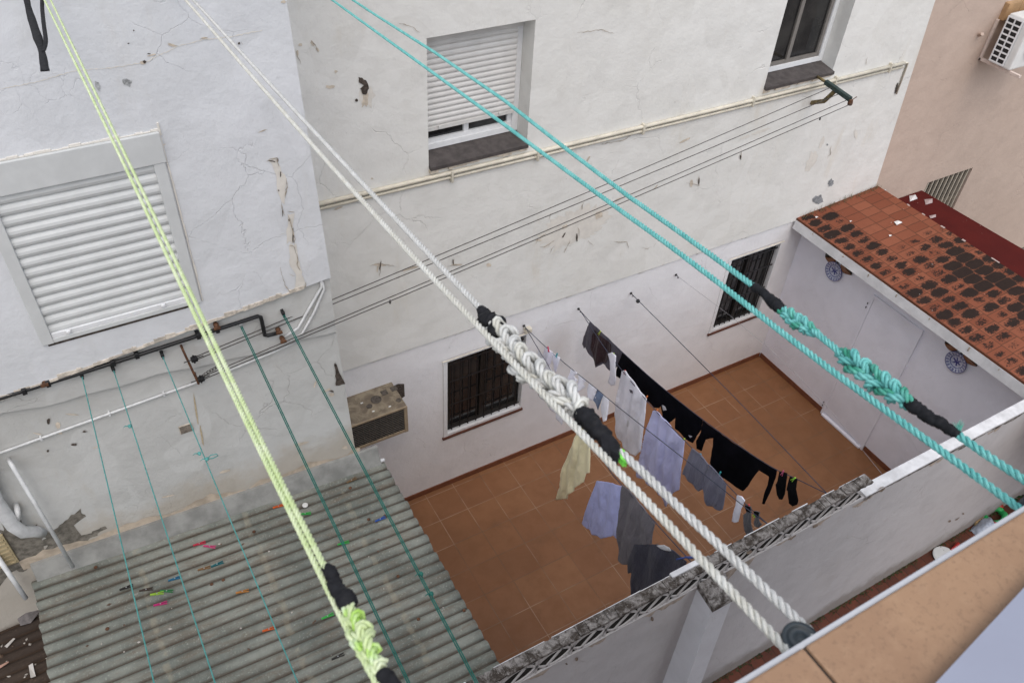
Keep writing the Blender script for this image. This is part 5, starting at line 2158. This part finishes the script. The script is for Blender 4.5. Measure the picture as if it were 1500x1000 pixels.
# ------------------------------------------------------------------ courtyard washing lines
YI = YN + .10
ST = [(770, 480), (850, 455), (927, 432), (993, 405)]
P_ = [ony(p, YF - .04) for p in ST]
E1, E2, E3, E4 = ony((1212, 723), YI), ony((1127, 769), YI), ony((1012, 822), YI), ony((1292, 694), YI)
LINES = {'A1': (P_[0], E2), 'A2': (P_[0], E3), 'B1': (P_[1], E1), 'B2': (P_[1], E2), 'C': (P_[2], E1), 'D': (P_[3], E4)}


def lplane(k):
    A, B = LINES[k]
    n = (B - A).cross(Vector((0, 0, 1))).normalized()
    return A, n


LPX = {'A1': [(800, 509), (837, 540), (874, 569), (892, 585), (950, 631), (1050, 709), (1088, 740)],
       'A2': [(789, 512), (808, 543), (855, 625), (893, 690), (912, 711), (960, 765)],
       'B1': [(864, 471), (912, 516), (963, 562), (1031, 616), (1100, 665), (1139, 689), (1165, 700)],
       'B2': [(891, 518), (912, 543), (958, 600), (1014, 656), (1065, 709), (1092, 738)],
       'C': [(1000, 505), (1100, 606)], 'D': [(1100, 485), (1200, 580)]}
LLAB = {'A1': 'navy washing line carrying the row of tiny white underwear', 'A2': 'navy washing line carrying the yellow shirt and navy shirt', 'B1': 'navy washing line carrying the black clothes',
        'B2': 'navy washing line carrying white and lilac tops', 'C': 'bare navy washing line without any clothes', 'D': 'faint pale bare line passing before the right barred window'}
for k, px in LPX.items():
    A, n = lplane(k)
    B = LINES[k][1]
    pts = [A] + [onplane(p, A, n) for p in px] + [B]
    mb = MB()
    mb.tube(smooth(pts, 1), .0038 if k != 'D' else .0015, 5)
    t = tag(mb.build('washing_line', m_cord_n if k != 'D' else m_cord_p, None, True), LLAB[k], 'clothesline', 'washing lines across the courtyard')
    if k in ('A1', 'B1', 'C', 'D'):
        mb = MB()
        mb.tube([A + Vector((0, .045, 0)), A + Vector((0, .0, 0)), A + Vector((0, -.012, -.012)), A + Vector((0, .004, -.022))], .0045, 6)
        mb.lathe(A + Vector((0, .028, 0)), (0, 1, 0), [(.014, 0), (.014, .008)], 10)
        if k == 'C':
            mb.lathe(A + (LINES[k][1] - A) * .03 + Vector((0, 0, -.01)), (LINES[k][1] - A), [(.006, 0), (.022, .012), (.022, .03), (.006, .045)], 10)
        o = mb.build('line_hook', m_black, None, True)
        o.parent = t

GARM = []


def garment(line, name, outline, mat, label, cat, group=None, folds=(.010, 9.0), thick=.006, seed=1, dn=0.0, hem=True, parts=()):
    """cloth hung on a line: outline surveyed on the vertical plane of that line, folds pushed out of the plane"""
    A, n = lplane(line)
    sdir_ = Vector((n.y, -n.x, 0))
    off = n * dn

    def mk(nm, outl, mt, fo, th, extra, base=None):
        P = [onplane(p, A + off, n) for p in outl]
        loc = base[0] if base else Vector((sum(p.x for p in P) / len(P), sum(p.y for p in P) / len(P), max(p.z for p in P)))
        pl = [Vector(((p - loc).dot(sdir_), p.z - loc.z)) for p in P]
        # soften straight runs of the outline a little
        rnd = random.Random(seed * 17 + len(outl))
        bd = []
        for i in range(len(pl)):
            a, b = pl[i], pl[(i + 1) % len(pl)]
            m = max(1, int((b - a).length / .02))
            for k in range(m):
                q = a.lerp(b, k / m)
                if k:
                    q = q + Vector((noise.noise((q.x * 16, q.y * 16, seed)), noise.noise((q.x * 16, q.y * 16, seed + 9)))) * .004
                bd.append(q)
        xs_ = [q.x for q in bd]
        zs_ = [q.y for q in bd]
        pts = list(bd)
        g_ = .016
        tb_ = base[1] if base else bd
        x = min(xs_) + g_ * .5

        def inside(q):
            c = False
            j = len(bd) - 1
            for i in range(len(bd)):
                if ((bd[i].y > q.y) != (bd[j].y > q.y)) and q.x < (bd[j].x - bd[i].x) * (q.y - bd[i].y) / (bd[j].y - bd[i].y) + bd[i].x:
                    c = not c
                j = i
            return c
        row = 0
        while x < max(xs_):
            z = min(zs_) + g_ * (.5 + .5 * (row % 2))
            while z < max(zs_):
                q = Vector((x, z))
                if inside(q) and min((q - b).length for b in bd) > g_ * .5:
                    pts.append(q)
                z += g_
            x += g_ * .87
            row += 1
        vs2, _, fs, *_r = delaunay_2d_cdt(pts, [], [list(range(len(bd)))], 1, 1e-5)
        # line height above each point: top of the outline at that x
        vs = []
        for q in vs2:
            # depth under the line that carries it
            cx = q.x
            top = -1e9
            for i in range(len(tb_)):
                a, b = tb_[i], tb_[(i + 1) % len(tb_)]
                if (a.x - cx) * (b.x - cx) <= 0 and abs(a.x - b.x) > 1e-9:
                    top = max(top, a.y + (b.y - a.y) * (cx - a.x) / (b.x - a.x))
            d = max(0, (top if top > -1e8 else 0) - q.y)
            gr = min(1, d / .14)
            amp, fr_ = fo[0] * 1.25, fo[1] * 1.45
            h = amp * (.2 + .8 * gr) * (1.1 * math.sin(cx * fr_ * 3.0 + 3.2 * noise.noise((cx * 4, q.y * 2.2, seed)) + seed) + .7 * noise.noise((cx * 17, q.y * 3.0, seed + 4)))
            h += .016 * gr * noise.noise((cx * 4, q.y * 4, seed * 3)) + .005 * noise.noise((cx * 13, q.y * 10, seed * 5)) * gr
            p = sdir_ * cx + Vector((0, 0, q.y)) + n * (h + extra)
            vs.append(p)
        a_ = MB()
        a_.add(vs, fs)
        o = a_.build(nm, mt, None, True, th)
        o.location = loc
        return o, loc, bd
    root, l0, b0 = mk(name, outline, mat, folds, thick, 0)
    tag(root, label, cat, group)
    for nm, outl, mt in parts:
        o, l1, _b = mk(nm, outl, mt, folds, .003, .007, (l0, b0))
        o.parent = root
        o.matrix_parent_inverse = Matrix.Translation(l0).inverted()
    GARM.append(root)
    return root


f_white = fabric('white_cotton', (.78, .78, .85))
f_white2 = fabric('white_towelling', (.80, .80, .88), .05)
f_lilac = fabric('lilac_shirting', (.50, .51, .75), .05)
f_blue = fabric('pale_blue_cotton', (.45, .48, .80), .06)
f_yellow = fabric('pale_yellow_cotton', (.86, .79, .52), .05)
f_grey = fabric('grey_linen', (.135, .125, .14), .08)
f_greyb = fabric('blue_grey_jersey', (.155, .155, .205), .08)
f_navy = fabric('dark_navy_jersey', (.034, .034, .052), .12, fold=.35)
f_black = fabric('black_jersey', (.005, .005, .007), .2, fold=.15)
f_blacks = fabric('black_sock_knit', (.007, .007, .008), .2, fold=.15)
f_maroon = fabric('dark_maroon_jersey', (.030, .014, .018), .2)
f_slate = fabric('slate_jersey', (.085, .078, .10), .1)
f_denim = fabric('patterned_grey_blue', (.12, .16, .25), .45)
f_sockg = fabric('grey_sock_knit', (.095, .093, .10), .15)
f_red = fabric('red_trim', (.32, .03, .06), .1)
f_print = fabric('white_print', (.6, .6, .62), .05)

# line A1: small whites
UG = 'small white underwear pegged in a row'
garment('A1', 'hanging_sock', [(799, 508), (810, 516), (808, 527), (804, 540), (797, 537), (794, 524)], f_white2, 'small white cloth under the pink red peg, nearest the wall hook', 'sock', UG, (.004, 12), .005, 3)
garment('A1', 'hanging_sock', [(810, 517), (821, 524), (818, 534), (815, 545), (811, 541), (809, 528)], f_white2, 'slim white sock hanging from the teal peg', 'sock', UG, (.004, 12), .005, 4)
garment('A1', 'hanging_pants', [(837, 540), (846, 546), (840, 551), (846, 556), (842, 563), (836, 562), (831, 556), (834, 548)], f_white2, 'first pair of tiny white pants after the teal peg', 'underwear', UG, (.006, 14), .005, 5)
garment('A1', 'hanging_pants', [(848, 549), (859, 557), (854, 563), (857, 567), (852, 570), (847, 574), (844, 567), (848, 558)], f_white2, 'second pair of tiny white pants, crumpled, left of the grey blue cloth', 'underwear', UG, (.007, 14), .005, 6)
garment('A1', 'hanging_pants', [(863, 561), (874, 570), (871, 576), (873, 582), (868, 588), (861, 582), (860, 570)], f_white2, 'white pants touching the grey blue patterned cloth', 'underwear', UG, (.006, 14), .005, 7)
garment('A1', 'hanging_cloth', [(875, 570), (884, 578), (880, 590), (877, 600), (869, 586)], f_denim, 'small grey blue patterned cloth among the white underwear', 'underwear', UG, (.004, 10), .005, 8)
garment('A1', 'hanging_pants', [(884, 578), (892, 585), (891, 600), (889, 615), (885, 617), (879, 603), (880, 592)], f_white2, 'longest white cloth in the row, right of the grey blue one', 'underwear', UG, (.005, 12), .005, 9)
# line A2
garment('A2', 'hanging_blanket', [(789, 512), (800, 530), (810, 546), (818, 570), (826, 612), (823, 622), (816, 612), (800, 590), (786, 575), (785, 545), (786, 525)], f_white, 'white cloth with red trim half hidden behind the white rope knots', 'cloth', None, (.008, 7), .006, 10,
        parts=[('red_trim', [(785, 566), (795, 577), (806, 588), (804, 592), (793, 581), (785, 572)], f_red)])
garment('A2', 'hanging_shirt', [(848, 627), (856, 624), (864, 640), (865, 665), (864, 692), (856, 692), (853, 706), (844, 714), (834, 724), (829, 731), (816, 731), (820, 705), (824, 685), (836, 655)], f_yellow,
        'pale yellow shirt hanging from the line beside the white rope', 'shirt', None, (.012, 9), .006, 11,
        parts=[('white_label', [(856, 627), (861, 633), (867, 637), (864, 644), (857, 634)], f_print)])
garment('A2', 'hanging_shorts', [(874, 704), (884, 705), (896, 707), (912, 712), (910, 740), (908, 765), (906, 792), (900, 784), (890, 786), (880, 788), (868, 782), (865, 774), (868, 735), (864, 776), (858, 775), (853, 766), (858, 748), (865, 728)], f_blue,
        'pale blue long sleeved garment hanging upside down above the brown tiles', 'shirt', None, (.007, 8), .007, 12)
garment('A2', 'hanging_trousers', [(912, 710), (920, 716), (932, 730), (946, 748), (959, 766), (956, 780), (954, 796), (940, 798), (930, 802), (926, 815), (922, 828), (912, 825), (904, 820), (905, 790), (908, 750)], f_grey,
        'grey trousers folded over the line beside the pale blue garment', 'trousers', None, (.009, 7), .008, 13)
garment('A2', 'hanging_t_shirt', [(930, 797), (946, 797), (964, 797), (984, 805), (996, 814), (1006, 823), (1000, 845), (990, 860), (985, 880), (955, 885), (924, 884), (926, 838), (921, 839), (920, 822)], f_navy,
        'dark navy t shirt hanging close to the lattice wall', 't-shirt', None, (.008, 5), .010, 14,
        parts=[('neck_lining', [(963, 798), (974, 797), (981, 801), (984, 806), (978, 806), (970, 803)], f_print)])
# line B1: dark clothes
garment('B1', 'hanging_shirt', [(864, 471), (879, 484), (899, 503), (912, 516), (906, 534), (897, 543), (893, 541), (889, 537), (882, 533), (873, 538), (868, 525), (860, 513), (856, 508), (854, 511), (853, 504), (855, 493)], f_slate,
        'slate grey and maroon top, first dark garment from the wall', 'top', None, (.008, 9), .006, 15,
        parts=[('maroon_panel', [(870, 482), (885, 495), (896, 505), (894, 522), (888, 532), (881, 530), (873, 535), (869, 523), (866, 510), (868, 494)], f_maroon)])
BG = 'black clothes along the washing line'
garment('B1', 'hanging_trousers', [(912, 516), (926, 529), (944, 545), (963, 562), (975, 572), (975, 588), (966, 597), (957, 597), (949, 588), (940, 578), (925, 566), (902, 550), (905, 535)], f_black,
        'black garment behind the white t shirt', 'trousers', BG, (.003, 6), .008, 16)
garment('B1', 'hanging_shirt', [(976, 572), (995, 588), (1012, 601), (1029, 615), (1027, 628), (1020, 640), (1016, 648), (1012, 646), (1002, 640), (994, 632), (988, 628), (989, 612), (984, 616), (979, 620), (970, 610), (968, 592)], f_black,
        'black shirt with white print, middle of the black clothes', 'shirt', BG, (.003, 6), .008, 17,
        parts=[('white_print', [(970, 592), (975, 595), (977, 600), (972, 601)], f_print), ('small_logo', [(1011, 636), (1016, 638), (1013, 640)], f_print)])
garment('B1', 'hanging_jumper', [(1030, 616), (1050, 631), (1075, 649), (1100, 666), (1138, 689), (1136, 700), (1130, 715), (1124, 728), (1120, 738), (1117, 737), (1119, 725), (1124, 710), (1126, 698), (1112, 688), (1104, 699), (1096, 711), (1088, 719), (1080, 714), (1062, 700), (1044, 687), (1040, 678), (1042, 660), (1045, 641), (1034, 643), (1031, 650), (1028, 660), (1020, 657), (1020, 645), (1028, 632)], f_black,
        'large black long sleeved jumper with a dangling sleeve', 'jumper', BG, (.003, 5), .008, 18)
garment('B1', 'hanging_sock', [(1142, 690), (1153, 693), (1151, 708), (1149, 724), (1146, 731), (1141, 731), (1138, 724), (1137, 709), (1140, 703)], f_blacks, 'black sock under a pink peg', 'sock', 'black socks', (.004, 10), .010, 19)
garment('B1', 'hanging_sock', [(1157, 698), (1168, 701), (1166, 716), (1169, 733), (1167, 739), (1161, 741), (1156, 736), (1155, 718), (1153, 717)], f_blacks, 'black sock under a lime peg, last on its line', 'sock', 'black socks', (.004, 10), .010, 20)
# line B2
garment('B2', 'hanging_sock', [(891, 518), (896, 516), (902, 521), (901, 540), (902, 556), (900, 564), (895, 565), (891, 559), (895, 543), (894, 530)], f_white2, 'long white sock under a lime peg near the maroon top', 'sock', None, (.003, 10), .010, 21)
garment('B2', 'hanging_t_shirt', [(911, 543), (916, 543), (926, 556), (937, 571), (947, 584), (946, 603), (943, 625), (939, 660), (932, 667), (922, 664), (911, 652), (905, 640), (901, 622), (899, 610), (903, 580)], f_white,
        'white t shirt with small dark print hanging upside down', 't-shirt', None, (.010, 8), .006, 22,
        parts=[('dark_print', [(922, 570), (926, 572), (927, 576), (923, 575)], f_slate), ('neck_tag', [(919, 616), (924, 618), (923, 624), (919, 623)], f_print)])
garment('B2', 'hanging_shirt', [(957, 601), (962, 602), (975, 615), (990, 633), (1002, 646), (1001, 668), (998, 690), (995, 717), (984, 723), (980, 733), (976, 742), (970, 741), (970, 726), (955, 714), (944, 703), (931, 696), (936, 675), (943, 650), (950, 622)], f_lilac,
        'lilac shirt hanging by its hem, largest of the pale tops', 'shirt', None, (.012, 8), .007, 23)
garment('B2', 'hanging_shorts', [(1014, 656), (1025, 664), (1038, 680), (1034, 698), (1031, 715), (1024, 719), (1018, 715), (1008, 704), (999, 694), (1006, 676)], f_greyb, 'smaller half of the blue grey shorts, left leg beside lilac shirt', 'shorts', 'blue grey shorts', (.006, 9), .008, 24)
garment('B2', 'hanging_shorts', [(1039, 680), (1050, 691), (1064, 709), (1062, 725), (1058, 746), (1053, 748), (1045, 743), (1036, 740), (1032, 728), (1029, 716), (1033, 700)], f_greyb, 'blue grey shorts nearer the single white sock', 'shorts', 'blue grey shorts', (.006, 9), .008, 25)
garment('B2', 'hanging_sock', [(1080, 725), (1087, 727), (1091, 733), (1086, 745), (1083, 757), (1081, 764), (1076, 765), (1072, 763), (1074, 752), (1079, 740)], f_white2, 'white sock beside the grey socks at the low end of the line', 'sock', None, (.003, 10), .010, 26)
garment('B2', 'hanging_sock', [(1092, 739), (1100, 742), (1100, 752), (1100, 768), (1103, 778), (1109, 784), (1104, 789), (1097, 788), (1092, 775), (1089, 762), (1088, 754), (1093, 750)], f_sockg, 'grey and black sock under a red peg above the lattice', 'sock', 'grey socks with black tops', (.004, 10), .010, 27,
        parts=[('dark_top', [(1092, 739), (1100, 742), (1100, 750), (1093, 748)], f_blacks)])
garment('B2', 'hanging_sock', [(1105, 748), (1113, 750), (1111, 757), (1112, 763), (1116, 768), (1112, 772), (1106, 770), (1104, 764), (1107, 757)], f_sockg, 'folded grey and black sock under a lime peg above the lattice', 'sock', 'grey socks with black tops', (.004, 10), .010, 28,
        parts=[('dark_top', [(1105, 748), (1113, 750), (1111, 757), (1106, 754)], f_blacks)])
# pegs on the washing lines
LPEG = [('A1', (804, 511), (.50, .04, .10), 'pink red peg on the small white cloth by the wall hook'), ('A1', (816, 520), (.01, .30, .36), 'teal peg on the slim white sock'),
        ('B1', (879, 487), (.50, .60, .06), 'lime yellow peg on the maroon top'), ('B2', (898, 521), (.40, .60, .10), 'lime peg on the long white sock'), ('B2', (914, 545), (.50, .05, .04), 'red peg on the top corner of the white t shirt'),
        ('B2', (946, 582), (.62, .16, .03), 'orange peg on the lower corner of the white t shirt'), ('B2', (961, 602), (.62, .16, .03), 'orange peg on the top corner of the lilac shirt'), ('B2', (1000, 644), (.40, .60, .05), 'lime peg on the lower corner of the lilac shirt'),
        ('B2', (1024, 667), (.01, .28, .42), 'blue peg on the smaller blue grey shorts'), ('B2', (1053, 694), (.02, .26, .28), 'dark teal peg on the larger blue grey shorts'), ('B2', (1084, 730), (.60, .04, .18), 'pink peg on the white sock by the grey socks'),
        ('B2', (1096, 743), (.60, .06, .07), 'red peg on the grey sock'), ('B2', (1105, 754), (.30, .75, .06), 'bright lime peg on the folded grey sock'), ('B1', (1147, 692), (.55, .10, .22), 'pink peg on the black sock beside the jumper sleeve'),
        ('B1', (1163, 701), (.35, .80, .06), 'lime peg on the last black sock')]
for k, px, col, lab in LPEG:
    A, n = lplane(k)
    sd = Vector((n.y, -n.x, 0))
    if n.y > 0:
        n = -n
    P = onplane(px, A, n) + n * .006
    d = Vector((0, 0, 1)) + sd * random.uniform(-.5, .5)
    make_peg(P, -d, n, col, lab, 'pegs on the washing lines', .062)
# blue hook at the end of the near line
mb = MB()
q = E3 + Vector((-.01, .05, -.01))
mb.tube([q + Vector((-.05, .03, -.03)), q, q + Vector((.03, -.03, .012)), q + Vector((.05, -.05, .035)), q + Vector((.02, -.04, .05)), q + Vector((-.02, -.01, .03))], .006, 7)
tag(mb.build('line_end_hook', simple('blue_hook_plastic', (.03, .06, .22), .4, .1), None, True), 'blue plastic hook holding the line end beside the lattice wall', 'hook')

# ------------------------------------------------------------------ things on the alley floor
al = 0.0
q = onz((1385, 815), .02)
bat = empty('toy_bat', q, 'white round toy bat with red handle lying in the alley', 'toy')
mb = MB()
mb.lathe((0, 0, -.006), (0, 0, 1), [(.125, 0), (.132, .004), (.132, .010), (.122, .014)], 36)
o = mb.build('blade', simple('white_toy_plastic', (.60, .62, .62), .4, .05))
o.parent = bat
hd = (onz((1407, 792), .02) - q).normalized()
mb = MB()
mb.tube([hd * .118, hd * .16, hd * .27], [.020, .016, .022], 10)
o = mb.build('handle', simple('red_toy_plastic', (.42, .03, .02), .4, .1), None, True)
o.parent = bat
q = onz((1456, 755), .03)
ring = empty('toy_ring', q, 'green and red plastic toy lying in the alley corner', 'toy')
mb = MB()
mb.tube([(.13 * math.cos(t * .21), .10 * math.sin(t * .21), .01 * math.sin(t)) for t in range(31)], [.036] * 31, 10)
o = mb.build('green_rim', simple('green_toy_plastic', (.03, .36, .10), .4, .1), None, True)
o.parent = ring
mb = MB()
mb.tube([(-.15, -.02, .01), (-.12, -.07, .015), (-.06, -.10, .01)], [.02, .03, .02], 8)
o = mb.build('red_piece', simple('red_toy_plastic', (.42, .03, .02), .4, .1), None, True)
o.parent = ring
q = onz((1432, 757), .03)
mb = MB()
mb.box(-.11, .11, -.045, -.022, -.025, .03, 0, .005)
mb.box(-.11, .11, .022, .045, -.025, .03, 0, .005)
mb.box(-.11, -.06, -.0215, .0215, -.025, .03, 0, .004)
mb.box(.06, .11, -.0215, .0215, -.025, .03, 0, .004)
o = mb.build('slotted_block', simple('beige_toy_wood', (.42, .30, .16), .6, .15, 20, .2))
o.location = q
o.rotation_euler = (0, 0, R_(8))
tag(o, 'beige slotted block lying left of the green toy', 'block')
q = onz((1446, 770), .05)
mb = MB()
r = random.Random(3)
vs = []
for i in range(9):
    for j in range(9):
        a, b = i / 8, j / 8
        vs.append(((a - .5) * .34, (b - .5) * .2, .13 * math.sin(math.pi * a) * math.sin(math.pi * b) + .05 * noise.noise((a * 4, b * 4, 2)) - .05))
mb.add(vs, [(i * 9 + j, (i + 1) * 9 + j, (i + 1) * 9 + j + 1, i * 9 + j + 1) for i in range(8) for j in range(8)])
o = mb.build('plastic_bag', simple('pale_blue_bag', (.44, .50, .60), .35, .25, 14, .5), None, True, .004)
o.location = q
o.rotation_euler = (0, 0, R_(10))
tag(o, 'crumpled pale blue plastic bag in the alley below the green toy', 'bag')
q = onz((1463, 741), .045)
bl = empty('ball', q, 'small red and yellow ball beside the turquoise rope in the alley', 'ball')
bm = bmesh.new()
bmesh.ops.create_uvsphere(bm, u_segments=20, v_segments=12, radius=.047)
bm.verts.index_update()
mb = MB()
mb.add([v.co[:] for v in bm.verts], [[v.index for v in f.verts] for f in bm.faces])
o = mb.build('red_shell', simple('red_ball', (.40, .03, .02), .4, .1), None, True)
o.parent = bl
mb = MB()
mb.lathe((.0, 0, 0), (1, -.2, .3), [(.012, .0475), (.030, .039), (.036, .034), (.002, .049)], 16)
o = mb.build('yellow_patch', simple('yellow_ball', (.5, .33, .05), .4, .1), None, True)
o.parent = bl
bm.free()
q = onz((1482, 727), .02)
mb = MB()
for k in range(60):
    a, e = r.uniform(0, 6.28), r.uniform(.1, 1.3)
    d = Vector((math.cos(a) * math.cos(e), math.sin(a) * math.cos(e), math.sin(e))) * r.uniform(.04, .12)
    s_ = Vector((-math.sin(a), math.cos(a), 0)) * .014
    mb.add([Vector((0, 0, 0)), d * .6 + s_, d, d * .6 - s_], [(0, 1, 2, 3)])
o = mb.build('weed_plant', simple('dark_weed_leaf', (.03, .075, .02), .7, .3, 30, 0))
o.location = q
tag(o, 'small dark green weed growing in the far alley corner', 'plant')

# ------------------------------------------------------------------ our terrace: facade, coping, board
tbld = empty('terrace_building', (0, YE - .02, 0), 'own terrace parapet building with tan tiled coping at the bottom right', 'building')
mb = MB()
mb.box(-1.6, 4.6, YE - .12, YE - .012, 5.45, ZC - .03)
mb.box(-1.6, 4.6, -9, YE - .12, 5.45, 5.7)
mb.box(-1.4, 4.4, -9, -2.2, -.02, 5.4499)
mb.build('wall', m_facade, tbld)
mb = MB()
xj = onz((1172, 939), ZC).x
TL = .42
slant = -.05
for k in range(-6, 8):
    a, b = xj + k * TL + .0018, xj + (k + 1) * TL - .0018
    yb_ = YE - .27
    mb.box(a, b, yb_, YE - .002, ZC - .012, ZC, 0, .0025)
mb.build('coping_tile', m_coping, tbld)
mb = MB()
mb.box(-3, 4.5, YE - .26, YE + .001, ZC - .0295, ZC - .0125, 0)
mb.box(-3, 4.5, YE - .0015, YE + .0045, ZC - .024, ZC - .004, 0, .0015)
mb.build('white_edge', simple('white_edge_mortar', (.44, .45, .47), .6, .06, 15, .2), tbld)
mb = MB()
mb.box(-3, 4.5, YE - .26, YE - .0045, ZC - .0122, ZC - .0035)
mb.build('joint_grout', simple('dark_joint_grout', (.035, .027, .022), .9, .2, 40, .2), tbld)
# white board lying on the coping
p0, p1 = onz((1370, 1000), ZC + .016), onz((1500, 860), ZC + .016)
d = (p1 - p0).normalized()
nrm = Vector((d.y, -d.x, 0))
if nrm.y > 0:
    nrm = -nrm
a0, a1 = p0 - d * .5, p1 + d * .6
mb = MB()
lo = [a0, a1, a1 + nrm * .22, a0 + nrm * .22]
mb.hexa([Vector((v.x, v.y, ZC + .001)) for v in lo], [Vector((v.x, v.y, ZC + .016)) for v in lo])
bd_ = fixn(mb.build('white_board', simple('white_board_paint', (.25, .265, .33), .5, .04, 5, .05)))
tag(bd_, 'pale lilac grey board lying along the inner side of the tan coping', 'board')

# every mesh: consistent outward normals where the shape is closed
bpy.context.view_layer.update()
